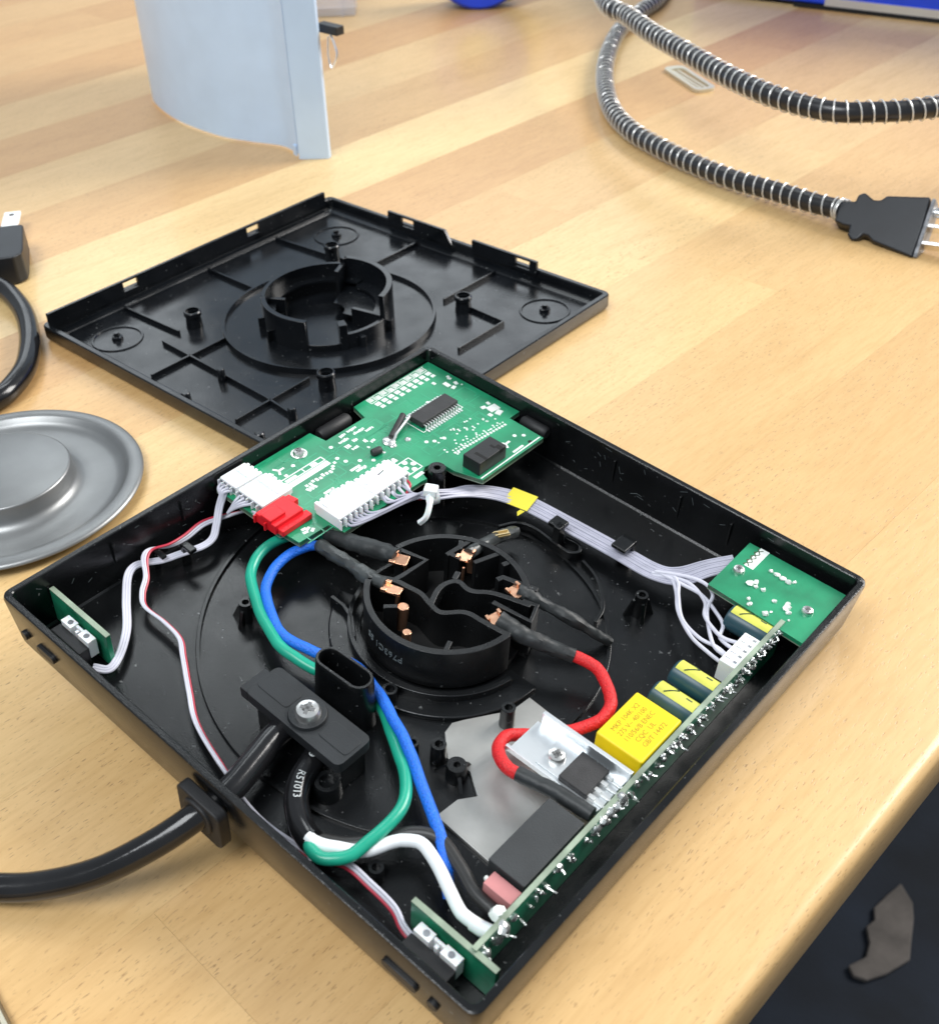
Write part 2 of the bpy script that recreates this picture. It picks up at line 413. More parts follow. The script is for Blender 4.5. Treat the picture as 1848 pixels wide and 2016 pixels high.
# ================================================================ opened base of the appliance (housing)
ZF, ZR = 2.0, 17.7
H = Thing('appliance_housing', 'open square black plastic base full of circuit boards and wires, propped on the cover plate', 'housing', HF, (75, 75, 0))
def shell(loops, cap0=True, cap1=True):
    b = B(); n = len(loops[0][0])
    for poly, z in loops: b.v += [Vector((x, y, z)) for x, y in poly]
    for i in range(len(loops) - 1):
        for k in range(n): b.f.append([i * n + k, i * n + (k + 1) % n, (i + 1) * n + (k + 1) % n, (i + 1) * n + k])
    if cap0: b.f.append(list(range(n))[::-1])
    if cap1: b.f.append([(len(loops) - 1) * n + k for k in range(n)])
    return b
def hr(i, r): return rrect(i, i, 150 - i, 151.4 - i, r)
sh = shell([(hr(4, 2), 0), (hr(2.0, 3), 0.5), (hr(1.2, 3), 3), (hr(0, 2.6), 16.8), (hr(0.2, 2.5), 17.5), (hr(0.5, 2.4), 17.7), (hr(1.7, 1.6), 17.7), (hr(1.95, 1.4), 17.45), (hr(2.1, 1.2), 15.2), (hr(2.9, 1.0), ZF + 0.5), (hr(3.4, 1.0), ZF)])
H.part('shell', sh, 'shell_black', smooth=28)
# raised rings and ridges moulded into the floor
b = B().ring((75, 76.7), 61.2, 62.2, ZF - 0.2, ZF + 0.9, 90, 150, 300)
H.part('floor_ridge', b, 'shell_black', bevel=0.2)
b = B().ring((75, 76.7), 41.0, 42.0, ZF - 0.2, ZF + 0.7, 70, -20, 150)
H.part('floor_ridge', b, 'shell_black', bevel=0.2)
b = B().ring((75, 76.7), 23.6, 24.8, ZF - 0.2, 5.4, 64, 150, 352)
H.part('socket_collar', b, 'shell_black', bevel=0.25)
b = B().ring((75, 76.7), 21.5, 29.5, ZF - 0.2, 3.3, 64, 200, 360)
H.part('collar_step', b, 'shell_black', bevel=0.5, seg=3)
b = B(); b.wall([(48.5, 62.5), (53, 62.4), (57.5, 60.8), (62.5, 56.6)], 1.2, ZF - 0.2, 5.4)
H.part('collar_tail', b, 'shell_black', bevel=0.2)
# clear-edged loop of ribs right of the socket
b = B().wall([tuple(p[:2]) for p in catmull([(62, 113, 0), (65, 117.9, 0), (70, 119.4, 0), (78, 118.4, 0), (82.4, 118.4, 0), (84.2, 120.4, 0), (82.4, 122.6, 0), (78, 122.4, 0)], 6)], 0.9, ZF - 0.2, 5.2)
H.part('cable_rib', b, 'shell_black', bevel=0.15)
b = B().wall([tuple(p[:2]) for p in catmull([(86, 120, 0), (92, 117.6, 0), (97, 113.5, 0), (100.6, 109, 0), (102, 104, 0)], 6)], 0.9, ZF - 0.2, 3.4)
H.part('cable_rib', b, 'shell_black', bevel=0.15)
def post(name, x, y, r, z1, hole=0.55, z0=None, fins=0, m='shell_black', ang=20):
    b = B(); z0 = ZF - 0.2 if z0 is None else z0
    b.lathe((x, y), [(0, z1 - 1.6), (r * hole, z1 - 1.6), (r * hole, z1), (r * 0.96, z1), (r, z1 - 0.25), (r * 1.12, z0)], 18)
    p = H.part(name, b, m)
    if fins:
        f = B()
        for k in range(fins):
            a = math.radians(ang + 360 * k / fins); c, s = math.cos(a), math.sin(a)
            f.add([(x + c * r * .7 - s * .4, y + s * r * .7 + c * .4, z0), (x + c * r * .7 + s * .4, y + s * r * .7 - c * .4, z0), (x + c * r * 2.4 + s * .4, y + s * r * 2.4 - c * .4, z0), (x + c * r * 2.4 - s * .4, y + s * r * 2.4 + c * .4, z0),
                   (x + c * r * .7 - s * .4, y + s * r * .7 + c * .4, z1 - 1.5), (x + c * r * .7 + s * .4, y + s * r * .7 - c * .4, z1 - 1.5), (x + c * r * 1.25 + s * .4, y + s * r * 1.25 - c * .4, z1 - 1.8), (x + c * r * 1.25 - s * .4, y + s * r * 1.25 + c * .4, z1 - 1.8)],
                  [(3, 2, 1, 0), (4, 5, 6, 7), (0, 1, 5, 4), (1, 2, 6, 5), (2, 3, 7, 6), (3, 0, 4, 7)])
        H.part('rib', f, m, parent=p)
    return p
post('screw_post', 36.7, 44.2, 1.7, 8.2, fins=4)
post('screw_post', 107.7, 115.0, 1.7, 9.2, fins=4, ang=50)
post('screw_post', 111.3, 14.6, 1.7, 6.2)
post('screw_post', 89.0, 22.2, 3.0, 6.4, hole=0.62)
post('screw_post', 96.4, 41.6, 1.5, 8.4)
post('screw_post', 101.0, 45.2, 1.8, 8.4)
post('screw_post', 106.1, 63.4, 1.75, 9.2)
post('screw_post', 106.8, 44.8, 2.3, 6.6, hole=0.35, fins=3, ang=-35)
post('screw_post', 41.0, 110.6, 2.5, 15.2, hole=0.4)
post('screw_post', 81.0, 50.2, 1.9, 6.4, hole=0.62)
# corner blocks that overhang the control board
b = B().tube([Vector((4.2, 100.4, 11.6)), Vector((4.2, 101.2, 11.6)), Vector((4.2, 111.6, 11.6)), Vector((4.2, 112.4, 11.6))], [1.6, 2.2, 2.2, 1.6], 20); H.part('wall_boss', b, 'rubber')
b = B().tube([Vector((41.8, 147.6, 12.0)), Vector((42.6, 147.6, 12.0)), Vector((50.4, 147.6, 12.0)), Vector((51.2, 147.6, 12.0))], [1.4, 2.0, 2.0, 1.4], 20); H.part('wall_boss', b, 'rubber')
# snap tabs and ribs on the inner walls
for (x, y) in ((39.5, 4.2), (50.0, 4.2), (63, 4.2), (112, 4.2)):
    b = B().add([(x - 1.6, 2.4, 8.5), (x + 1.6, 2.4, 8.5), (x + 1.6, 2.4, ZF), (x - 1.6, 2.4, ZF), (x - 1.6, 5.4, ZF), (x + 1.6, 5.4, ZF)],
                [(0, 1, 2, 3), (3, 2, 5, 4), (0, 4, 5, 1), (0, 3, 4), (1, 5, 2)])
    H.part('wall_gusset', b, 'shell_black')
for y in (30, 52):
    H.part('wall_rib', B().box(2.2, y, 9, 3.0, y + 0.7, 15), 'shell_black', bevel=0.15)
for x in (74, 96, 112):
    H.part('wall_rib', B().box(x, 148.4, 7, x + 0.7, 149.3, 14.5), 'shell_black', bevel=0.15)
for y in (30, 47, 76, 104):
    H.part('wall_rib', B().box(146.6, y, ZF, 147.9, y + 3.4, 12.5), 'shell_black', bevel=0.3)
sc_ = random.Random(17)
b = B()
for k in range(26):
    u = sc_.uniform(56, 140); z = sc_.uniform(6, 16.5); d = sc_.uniform(0.3, 2.4); a = sc_.choice((0.1, 0.6, 1.2, -0.5))
    b.begin().box(-d / 2, -0.02, -0.05, d / 2, 0.02, 0.05); b.xf(Matrix.Translation((u, 149.25 - (16 - z) * 0.055, z)) @ Matrix.Rotation(a, 4, 'Y'))
for k in range(16):
    v = sc_.uniform(6, 60); z = sc_.uniform(6, 16); d = sc_.uniform(0.3, 1.8)
    b.begin().box(-0.02, -d / 2, -0.05, 0.02, d / 2, 0.05); b.xf(Matrix.Translation((2.16 + (16 - z) * 0.055, v, z)) @ Matrix.Rotation(sc_.uniform(-1, 1), 4, 'X'))
H.part('wall_scuffs', b, 'mould_text', kind='stuff')
# cable clips on the floor
b = B(); b.box(76.0, 118.8, ZF, 78.2, 121.6, 10.2); b.box(73.8, 119.2, 8.8, 78.2, 123.2, 10.2); H.part('cable_clip', b, 'shell_black', bevel=0.35)
b = B(); b.box(91.0, 128.8, ZF, 95.6, 130.4, 9.6); b.box(91.0, 124.6, 8.4, 95.6, 130.4, 9.6); H.part('cable_clip', b, 'shell_black', bevel=0.35)
b = B(); b.box(9.4, 45.4, ZF, 10.8, 47.6, 9.4); b.box(9.4, 45.4, 8.2, 13.8, 47.6, 9.4); H.part('cable_clip', b, 'shell_black', bevel=0.3)
b = B(); b.box(5.0, 39.6, ZF, 6.2, 41.2, 8.4); b.box(5.0, 39.6, 7.4, 9.4, 41.2, 8.4); H.part('cable_clip', b, 'shell_black', bevel=0.3)
# cord clamp, its seat and screw
b = B(); b.prism(rrect(62, 22.6, 92.2, 33.0, 1.6, 4), 11.0, 14.0)
b.prism(rrect(62.6, 25.6, 72.6, 30.8, 1.0, 3), 13.9, 14.18); b.prism(rrect(82.6, 25.6, 91.4, 30.8, 1.0, 3), 13.9, 14.18)
b.cyl((77.4, 27.7), 4.6, 13.8, 14.9, 28, 4.3); b.box(60.0, 23.0, 10.2, 62.4, 30.5, 13.4)
cl = H.part('cord_clamp', b, 'clamp_black', bevel=0.35, seg=3)
CLAMP = cl
b = B().box(64, 24, ZF, 70, 31.5, 10.9); b.box(84, 24.5, ZF, 91, 32.2, 10.9); H.part('clamp_seat', b, 'shell_black', bevel=0.4)
# oval guide tube
def stad(cx, cy, l, r, ang, n=8):
    out = []
    for sgn in (1, -1):
        for i in range(n + 1):
            g = math.radians(-90 + 180 * i / n + (0 if sgn > 0 else 180)); out.append((sgn * l / 2 + r * math.cos(g), r * math.sin(g)))
    a = math.radians(ang); c, s = math.cos(a), math.sin(a)
    return [(cx + c * x - s * y, cy + s * x + c * y) for x, y in out]
ov = lambda r, l=9.4: stad(75.2, 41.2, l, r, 2)
tb = shell([(ov(3.9), ZF - 0.2), (ov(3.3), 16.6), (ov(3.1), 17.0), (ov(2.55), 17.0), (ov(2.35), 16.7), (ov(2.3), 5)])
H.part('guide_tube', tb, 'shell_black', smooth=45)
# cord bushing outside the front wall, switch buttons
b = B().begin().prism(rrect(70.2, 2.4, 83.8, 14.0, 1.8, 4), 0.0, 3.0); b.xf(Matrix(((1, 0, 0, 0), (0, 0, 1, -3.4), (0, 1, 0, 0), (0, 0, 0, 1))))
b.begin().prism(rrect(73.0, 5.4, 81.6, 13.4, 3.4, 5), -0.8, 1.0); b.xf(Matrix(((1, 0, 0, 0), (0, 0, 1, -3.4), (0, 1, 0, 0), (0, 0, 0, 1))))
H.part('cord_bushing', b, 'rubber', bevel=0.5, seg=3)
for (x0, x1) in ((6.5, 9.0), (13.0, 20.0), (127.0, 136.0), (138.6, 141.2)):
    b = B().begin().prism(rrect(x0, 7.6, x1, 10.0, 1.1, 4), 0.0, 1.4); b.xf(Matrix(((1, 0, 0, 0), (0, 0, 1, -0.2), (0, 1, 0, 0), (0, 0, 0, 1))))
    H.part('button', b, 'conn_black', bevel=0.2)

# ================================================================ power socket in the middle
C0 = (74.9, 76.8)
X = Thing('power_socket', 'round black connector socket with copper terminals in the middle of the base', 'connector', HF, (74.9, 76.8, ZF))
b = B().ring(C0, 19.1, 20.7, 3.2, 15.3, 70, -148, -1); X.part('outer_wall', b, 'hub_black', bevel=0.2)
b = B().ring(C0, 19.1, 20.7, 3.2, 15.3, 60, 46, 172); X.part('outer_wall', b, 'hub_black', bevel=0.2)
b = B().cyl(C0, 19.6, ZF, 3.4, 48); X.part('socket_floor', b, 'cut_dark')
def cr2(p, n=5): return [(q.x, q.y) for q in catmull([(x, y, 0) for x, y in p], n)]
wl = [([(54.8, 79.4), (63.6, 81.6), (63.0, 73.2), (62.6, 71.0)], 1.0, 0),
      ([(57.0, 67.4), (62.4, 70.6), (66.5, 71.4), (70.6, 71.9), (74.6, 70.9), (78.5, 70.7), (82.7, 74.7), (87.5, 75.4), (92.9, 76.0), (95.2, 76.4)], 1.1, 1),
      ([(74.7, 71.1), (72.8, 75.7), (72.9, 79.2), (74.6, 81.4), (77.5, 81.0), (79.9, 81.7), (83.7, 84.5), (92.7, 87.5)], 1.1, 1),
      ([(66.0, 86.5), (66.9, 95.2)], 1.0, 0),
      ([(72.9, 89.2), (75.6, 97.0)], 1.0, 0), ([(73.2, 81.4), (72.2, 84.0)], 1.1, 0),
      ([(78.6, 93.6), (79.4, 96.2)], 1.1, 0), ([(66.6, 87.5), (69.4, 88.0)], 0.9, 0),
      ([(81.0, 88.6), (81.6, 90.4), (90.6, 92.9)], 1.2, 0),
      ([(85.2, 82.0), (95.9, 83.4), (93.8, 88.6), (90.2, 87.4)], 1.0, 0),
      ([(67.0, 62.4), (69.4, 64.8)], 0.9, 0), ([(87.4, 62.2), (86.2, 65.2)], 0.9, 0), ([(65.2, 93.2), (67.0, 90.4)], 0.9, 0)]
for pts, t, sm in wl:
    X.part('divider', B().wall(cr2(pts) if sm else pts, t + 0.35, 3.3, 15.1 + 0.05 * rnd.random()), 'hub_black', bevel=0.15)
for (x, y, z, a, L) in ((58.4, 77.2, 14.6, 25, 3.4), (69.6, 90.0, 14.6, 110, 3.2), (64.4, 68.2, 14.6, 20, 3.6), (86.6, 89.4, 14.0, -10, 3.0), (89.0, 78.8, 14.0, -20, 2.8)):
    b = B().begin(); b.box(-L / 2, -1.2, -0.3, L / 2, 1.2, 0.3); b.box(-L / 2, -1.5, 0.0, -L / 2 + 1.1, -0.9, 1.0); b.box(-L / 2, 0.9, 0.0, -L / 2 + 1.1, 1.5, 1.2)
    b.box(L / 2 - 0.9, -1.5, 0, L / 2, -0.9, 0.9); b.box(L / 2 - 0.8, -0.7, -7.0, L / 2 - 0.3, 0.7, 0.1)
    b.xf(Matrix.Translation((x, y, z)) @ Matrix.Rotation(math.radians(a), 4, 'Z') @ Matrix.Rotation(math.radians(rnd.uniform(-12, 12)), 4, 'X') @ Matrix.Diagonal((1.35, 1.35, 1.0, 1)))
    X.part('terminal', b, 'copper', bevel=0.12)
for (x, y, z0, z1, w) in ((69.2, 66.4, 6, 13.4, 2.7), (75.0, 61.6, 7, 12.4, 2.1), (71.0, 86.8, 6, 13.6, 0.7), (72.6, 73.8, 8, 13.5, 0.9)):
    b = B().tube([Vector((x, y, z0)), Vector((x + 0.3, y + 0.2, (z0 + z1) / 2)), Vector((x + 0.2, y + 0.5, z1))], w * 0.55, 10); X.part('contact_blade', b, 'copper', bevel=0.2)
b = B()
def ringtext(v, a0=-96.0, zc=9.4, R=20.72):
    a = math.radians(a0 - v.x / R * 57.3); return (C0[0] + (R + v.z) * math.cos(a), C0[1] + (R + v.z) * math.sin(a), zc - v.y)
put_text(b, 'P763C1 8S', 2.9, ringtext, 0.10)
X.part('moulded_lettering', b, 'mould_text')

# ================================================================ control board (flat, along the back-left wall)
ZB = 13.5
CB = Thing('control_board', 'large green circuit board with long black chip and white connectors along the back wall', 'circuit board', HF, (25, 105, ZB - 1.6))
outline = [(2.7, 148.8), (39.6, 148.8), (39.6, 144.2), (52.6, 143.8), (52.4, 117.0), (44.0, 114.4)]
outline += [(41.0 + 4.0 * math.cos(math.radians(a)), 110.6 + 4.0 * math.sin(math.radians(a))) for a in (70, 110, 150, 190, 230, 270)]
outline += [(40.6, 105.0), (40.2, 75.6), (35.2, 74.6), (34.7, 64.6), (29.0, 64.2), (28.6, 63.4), (3.0, 63.6), (3.0, 98.0), (8.9, 98.8), (9.0, 114.4), (3.0, 115.8)]
def board(T, poly, z1, th=1.6, m='pcb'):
    bd = T.part('board', B().prism(poly, z1 - th + 0.25, z1), m, bevel=0.08)
    ed = T.part('board_edge', B().prism(poly, z1 - th, z1 - 0.22), 'pcb_edge')
    return bd
board(CB, outline, ZB)
silk = B(); pads = B()
def rect(b, u, v, du, dv, h=0.05, ang=0):
    b.begin().box(-du / 2, -dv / 2, -0.02, du / 2, dv / 2, h); b.xf(Matrix.Translation((u, v, ZB)) @ Matrix.Rotation(math.radians(ang), 4, 'Z'))
def frame_(b, u0, v0, u1, v1, t=0.3):
    rect(b, (u0 + u1) / 2, v0, u1 - u0 + t, t); rect(b, (u0 + u1) / 2, v1, u1 - u0 + t, t); rect(b, u0, (v0 + v1) / 2, t, v1 - v0 + t); rect(b, u1, (v0 + v1) / 2, t, v1 - v0 + t)
# long row of empty pads at the far corner
for i in range(9):
    v = 121.6 + i * 2.75
    rect(pads, 4.4 + (i % 2) * 0.5, v, 1.7, 1.5, 0.10); rect(pads, 7.2, v + 0.3, 1.5, 1.9, 0.12); rect(pads, 9.0, v + 0.5, 1.2, 1.5, 0.10)
    frame_(silk, 3.4, v - 1.0, 5.8, v + 1.3, 0.25)
rect(silk, 3.4, 133, 0.3, 25)
for u, v, a, c in ((12.0, 141.2, 1.3, 1.0), (15.2, 143.6, 2.4, 1.5), (13.6, 146.6, 1.2, 0.9), (16.6, 146.2, 1.6, 1.1), (17.6, 144.0, 1.2, 1.6), (12.6, 147.0, 0.8, 0.9), (18.4, 146.9, .5, .5),
                   (30.8, 142.6, 1.3, 1.6), (33.0, 144.4, 2.8, 3.6), (35.6, 144.0, 1.8, 2.4), (30.4, 145.2, 1.4, 1.0), (34.6, 141.2, 1.4, 1.2)):
    rect(pads, u, v, a, c, 0.22, rnd.uniform(-20, 20))
for i in range(18):
    rect(pads, 39.0 + 0.10 * i, 120.6 + i * 1.18, 0.8, 0.75, 0.14); rect(pads, 37.8 + 0.10 * i, 121.0 + i * 1.18, 0.5, 0.5, 0.1)
for k in range(44):
    rect(pads, rnd.uniform(31, 40), rnd.uniform(118, 141), 0.55, 0.55, 0.08)
for (u, v) in ((29.8, 118.5), (31.2, 120.4), (32.2, 123.4), (46.0, 138.6), (47.8, 140.6), (17.2, 132.8), (19.6, 96.2), (22.2, 99.2), (24.8, 102.0), (10.6, 84.6), (17.0, 95.4), (12.2, 97.6), (28.6, 106.0)):
    pads.begin().cyl((u, v), 0.62, ZB - 0.02, ZB + 0.10, 10)
for (u, v, du, dv) in ((10.6, 103.8, 1.3, 2.6), (12.6, 102.4, 1.3, 4.0), (10.4, 107.8, 1.2, 4.2), (12.4, 108.6, 1.2, 4.6), (14.6, 105.0, 1.4, 2.2), (15.2, 101.6, 1.6, 2.4), (17.2, 102.6, 1.2, 3.0), (16.8, 106.8, 1.7, 1.6), (18.4, 108.4, 1.4, 2.2), (13.8, 111.4, 1.0, 3.2), (19.6, 105.4, 1.2, 1.2), (24.4, 106.8, 1.2, 1.2)):
    for q in range(int(dv / 0.62)): rect(silk, u + rnd.uniform(-0.12, 0.12), v - dv / 2 + 0.62 * (q + 0.5), du * rnd.uniform(0.55, 1.0), 0.42)
    rect(pads, u + 0.2, v, du * 0.40, dv * 0.30, 0.10)
# boxed label and its print
frame_(silk, 13.2, 77.6, 15.0, 92.6, 0.35); rect(silk, 14.1, 85.2, 1.8, 0.35); rect(silk, 16.4, 85.0, 1.9, 15.4); rect(silk, 14.2, 89.0, 1.2, 2.2); rect(silk, 14.3, 80.4, 0.9, 4.0); rect(silk, 12.4, 80.4, 1.0, 1.0)
rect(silk, 17.8, 93.6, 0.9, 0.9); rect(silk, 18.6, 92.2, 0.9, 0.9)
# small print beside it (kept as short strokes: too fine to read in the photograph)
for i in range(9): rect(silk, 19.6 + 0.3 * math.sin(i * 2.1), 81.4 + i * 1.25, 1.0 + 0.3 * (i % 2), 0.85)
for i in range(3): rect(silk, 21.2, 80.6 + i * 1.1, 1.6, 0.8, 0.05, 20)
for (u, v) in ((25.4, 84.2), (26.6, 85.2), (23.6, 96.0), (24.9, 97.0)): rect(silk, u, v, 0.9, 3.6); rect(silk, u + 0.2, v + 1.0, 1.2, 0.8)
frame_(silk, 31.0, 103.2, 36.4, 109.6, 0.3)
for i in range(3):
    for j in range(4):
        if (i + j) % 2 == 0: pads.cyl((31.9 + i * 1.9, 104.2 + j * 1.5), 0.85, ZB - 0.02, ZB + 0.1, 10)
rect(silk, 38.2, 106.2, 1.2, 3.6); rect(silk, 29.4, 104.4, 0.8, 4.6)
for (u, v) in ((9.4, 80.4), (46.6, 133.8)):
    for a in (90, 210, 330): rect(silk, u + 0.9 * math.cos(math.radians(a)), v + 0.9 * math.sin(math.radians(a)), 1.9, 0.7, 0.05, a)
for u, v in ((33.0, 68.4), (32.4, 69.8), (33.6, 70.4), (31.8, 68.9)): rect(silk, u, v, 0.9, 1.5, 0.05, rnd.uniform(-30, 30))
rect(silk, 28.8, 68.6, 0.35, 9.0); rect(silk, 51.6, 130.2, 0.4, 26.2); rect(silk, 50.6, 134.6, 0.7, 4.5)
for (u, v) in ((8.4, 76.0), (9.6, 77.4), (10.8, 76.2), (9.2, 75.0)): pads.blob((u, v, ZB + 0.1), 0.9, 0.7, jit=0.2)
trk = B(); tr_ = random.Random(11)
for k in range(90):
    u, v = tr_.uniform(4, 36), tr_.uniform(66, 146)
    for q in range(3):
        du, dv = (tr_.choice((-1, 1)) * tr_.uniform(2, 7), 0) if (q + k) % 2 else (0, tr_.choice((-1, 1)) * tr_.uniform(2, 9))
        u2, v2 = min(36.5, max(4, u + du)), min(147, max(66, v + dv))
        if not (u2 < 10.5 and 96 < v2 < 117) and not (u < 10.5 and 96 < v < 117):
            rect(trk, (u + u2) / 2, (v + v2) / 2, abs(u2 - u) + 0.34, abs(v2 - v) + 0.34, 0.018)
        u, v = u2, v2
CB.part('copper_tracks', trk, 'pcb_track', kind='stuff')
CB.part('silkscreen', silk, 'silk', kind='stuff'); CB.part('solder_pads', pads, 'pad', kind='stuff')
# long chip with its legs
cb = CB.part('chip', B().box(19.6, 122.0, 14.0, 25.0, 137.6, 15.9), 'chip', bevel=0.25)
pn = B()
for i in range(14):
    v = 122.7 + i * 1.09
    for s, u0 in ((-1, 19.7), (1, 24.9)):
        pn.box(min(u0, u0 + s * 0.9), v - 0.22, 14.75, max(u0, u0 + s * 0.9), v + 0.22, 14.95)
        pn.box(min(u0 + s * 0.8, u0 + s * 1.1), v - 0.22, ZB, max(u0 + s * 0.8, u0 + s * 1.1), v + 0.22, 14.9)
        pn.box(min(u0 + s * 1.0, u0 + s * 2.5), v - 0.30, ZB, max(u0 + s * 1.0, u0 + s * 2.5), v + 0.30, ZB + 0.22)
CB.part('chip_legs', pn, 'tin', parent=cb, kind='stuff')
b = B()
frame_(b, 18.4, 121.2, 26.2, 138.4, 0.25); CB.part('chip_outline', b, 'silk', parent=cb)
# leaning can-type part with bright lead
b = B().tube([Vector((21.6, 112.6, 14.2)), Vector((18.2, 121.0, 15.8))], 0.95, 10); ln = CB.part('leaning_diode', b, 'chip')
b = B().tube([Vector((23.0, 112.0, 13.6)), Vector((22.4, 113.6, 15.0)), Vector((20.0, 121.8, 15.6)), Vector((19.2, 122.6, 15.4))], 0.42, 8); CB.part('lead', b, 'tin', parent=ln)
b = B().blob((22.0, 111.0, 13.6), 2.0, 0.35, 10, 5, 0.15); b.blob((24.2, 110.6, 13.6), 1.2, 0.5, 8, 5, 0.15); b.blob((25.2, 115.6, 13.6), 1.0, 0.5, 8, 5, 0.1); CB.part('solder_joint', b, 'solder', parent=ln)
b = B().begin().lathe((0, 0), [(0, -1.6), (0.9, -1.6), (1.15, -1.2), (1.15, 1.2), (0.9, 1.6), (0, 1.6)], 12); b.xf(Matrix.Translation((23.4, 104.6, 14.5)) @ Matrix.Rotation(math.radians(80), 4, 'Z') @ Matrix.Rotation(math.pi / 2, 4, 'Y'))
CB.part('diode', b, 'chip')
def screw(T, u, v, z, r, name='screw', parent=None, washer=False):
    b = B()
    if washer: b.lathe((u, v), [(0, z), (r * 1.35, z), (r * 1.35, z + 0.18), (0, z + 0.18)], 24)
    b.lathe((u, v), [(r, z), (r, z + r * 0.35), (r * 0.85, z + r * 0.62), (r * 0.42, z + r * 0.72), (r * 0.30, z + r * 0.35), (0, z + r * 0.30)], 22)
    s = T.part(name, b, 'steel', parent=parent)
    c = B()
    for a in (25, 115): c.begin().box(-r * 0.58, -r * 0.15, 0, r * 0.58, r * 0.15, r * 0.05); c.xf(Matrix.Translation((u, v, z + r * 0.69)) @ Matrix.Rotation(math.radians(a), 4, 'Z'))
    T.part('cross_slot', c, 'slot_grey', parent=s)
    return s
screw(CB, 7.8, 89.4, ZB, 1.75, washer=True)
screw(H, 77.6, 27.6, 14.7, 2.95, parent=CLAMP)
b = B().cyl((51.0, 139.6), 0.7, ZB - 0.02, ZB + 0.04, 12); CB.part('drill_hole', b, 'cut_dark')
# black pin header
b = B(); b.box(44.4, 117.4, ZB, 50.6, 129.0, 18.0); hd = CB.part('pin_header', b, 'conn_black', bevel=0.25)
b = B(); b.box(46.4, 119.8, 17.6, 50.64, 120.8, 18.03); b.box(48.6, 126.0, 16.8, 50.64, 127.6, 18.03); b.box(47.2, 125.4, 17.6, 49.0, 126.2, 18.04); CB.part('slot', b, 'cut_dark', parent=hd)
# white and red plugs
def plug(T, name, u0, v0, u1, v1, z1, m, side, n, teeth=True, label=None):
    b = B(); b.box(u0, v0, ZB, u1, v1, z1)
    p = T.part(name, b, m, bevel=0.3, label=label)
    t = B(); d = B(); w = (v1 - v0 if side in 'uU' else u1 - u0) / n
    for i in range(n):
        q = (v0 if side in 'uU' else u0) + (i + 0.5) * w
        if side == 'u':      # wires leave towards +u, teeth at -u
            t.box(u0 - 0.9, q - w * 0.28, ZB + 0.6, u0 + 0.1, q + w * 0.28, z1 - 0.5); d.box(u1 - 1.5, q - w * 0.30, ZB + 0.8, u1 + 0.03, q + w * 0.30, z1 + 0.03 if False else z1 - 0.6)
            t.box(u1 - 0.2, q - w * 0.48, ZB, u1 + 0.9, q - w * 0.34, z1 - 0.5)
        else:                # wires leave towards -v, teeth at +v
            t.box(q - w * 0.28, v1 - 0.1, ZB + 0.6, q + w * 0.28, v1 + 0.9, z1 - 0.5); d.box(q - w * 0.3, v0 - 0.03, ZB + 0.8, q + w * 0.3, v0 + 1.4, z1 - 0.6)
            t.box(q - w * 0.48, v0 - 0.9, ZB, q - w * 0.34, v0 + 0.2, z1 - 0.5)
    T.part('latch_teeth', t, m, parent=p, bevel=0.1); T.part('wire_cavity', d, 'cap_ink_dark' if m == 'conn_red' else 'plug_face', parent=p)
    r = B()
    if side == 'u': r.box(u0 + 1.6, v0 + 0.8, z1 - 0.1, u0 + 4.2, v1 - 0.8, z1 + 0.55)
    else: r.box(u0 + 0.8, v1 - 4.0, z1 - 0.1, u1 - 0.8, v1 - 1.6, z1 + 0.55)
    T.part('latch_ridge', r, m, parent=p, bevel=0.2)
    return p
w1 = plug(CB, 'white_plug', 2.8, 65.2, 9.4, 74.0, 16.6, 'nylon', 'v', 4, label='white plug at the corner of the board')
w2 = plug(CB, 'white_plug', 10.0, 65.4, 20.0, 75.4, 16.4, 'nylon', 'v', 5, label='white plug beside the red plug')
w3 = plug(CB, 'white_plug', 29.6, 75.2, 38.6, 88.6, 17.2, 'nylon', 'u', 7, label='white plug nearer the red plug, grey wires leaving')
w4 = plug(CB, 'white_plug', 30.2, 89.2, 38.2, 102.2, 17.0, 'nylon', 'u', 6, label='white plug with a short black dash on top')
b = B().begin().box(-0.15, -1.3, 0, 0.15, 1.3, 0.05); b.xf(Matrix.Translation((33.4, 96.0, 17.56)) @ Matrix.Rotation(math.radians(8), 4, 'Z')); CB.part('pen_dash', b, 'cut_dark', parent=w4)
b = B(); b.box(20.6, 62.2, ZB, 28.4, 72.2, 16.6); b.box(22.8, 62.0, 16.4, 26.8, 67.4, 17.6); b.box(28.0, 63.0, ZB, 30.4, 73.4, 15.4)
rp = CB.part('red_plug', b, 'conn_red', bevel=0.3)
b = B().prism([(21.0, 72.0), (24.2, 72.0), (24.2, 74.2), (21.0, 73.6)], 14.2, 16.2); b.box(20.4, 61.6, ZB, 21.0, 63.2, 16.0); b.box(24.6, 61.4, ZB, 25.2, 63.0, 16.0); CB.part('latch_teeth', b, 'conn_red', parent=rp, bevel=0.15)

# ================================================================ small board at the right corner
SB = Thing('sensor_board', 'small plain green circuit board with scattered solder dots at the right corner', 'circuit board', HF, (133, 136, ZB - 1.6))
board(SB, [(119.3, 146.8), (147.0, 146.8), (147.3, 124.4), (119.6, 125.8)], ZB)
b = B()
for (u, v, r) in ((128.8, 141.1, .7), (130.6, 141.0, .8), (132.4, 140.8, .9), (134.2, 140.6, .9), (135.3, 141.6, .6), (127.2, 133.6, 1.1), (128.2, 134.8, .8), (129.0, 133.4, .6), (138.3, 132.1, 1.2), (139.4, 131.0, .8), (138.0, 133.6, .7), (131.0, 126.9, .8), (135.5, 126.7, .9), (135.0, 132.1, .7), (130.9, 133.7, .7), (129.8, 128.4, .6), (136.2, 128.2, .4), (140.8, 128.8, .4)):
    b.blob((u, v, ZB + 0.05), r, 0.75, 8, 5, 0.25)
SB.part('solder_dots', b, 'pad', kind='stuff')
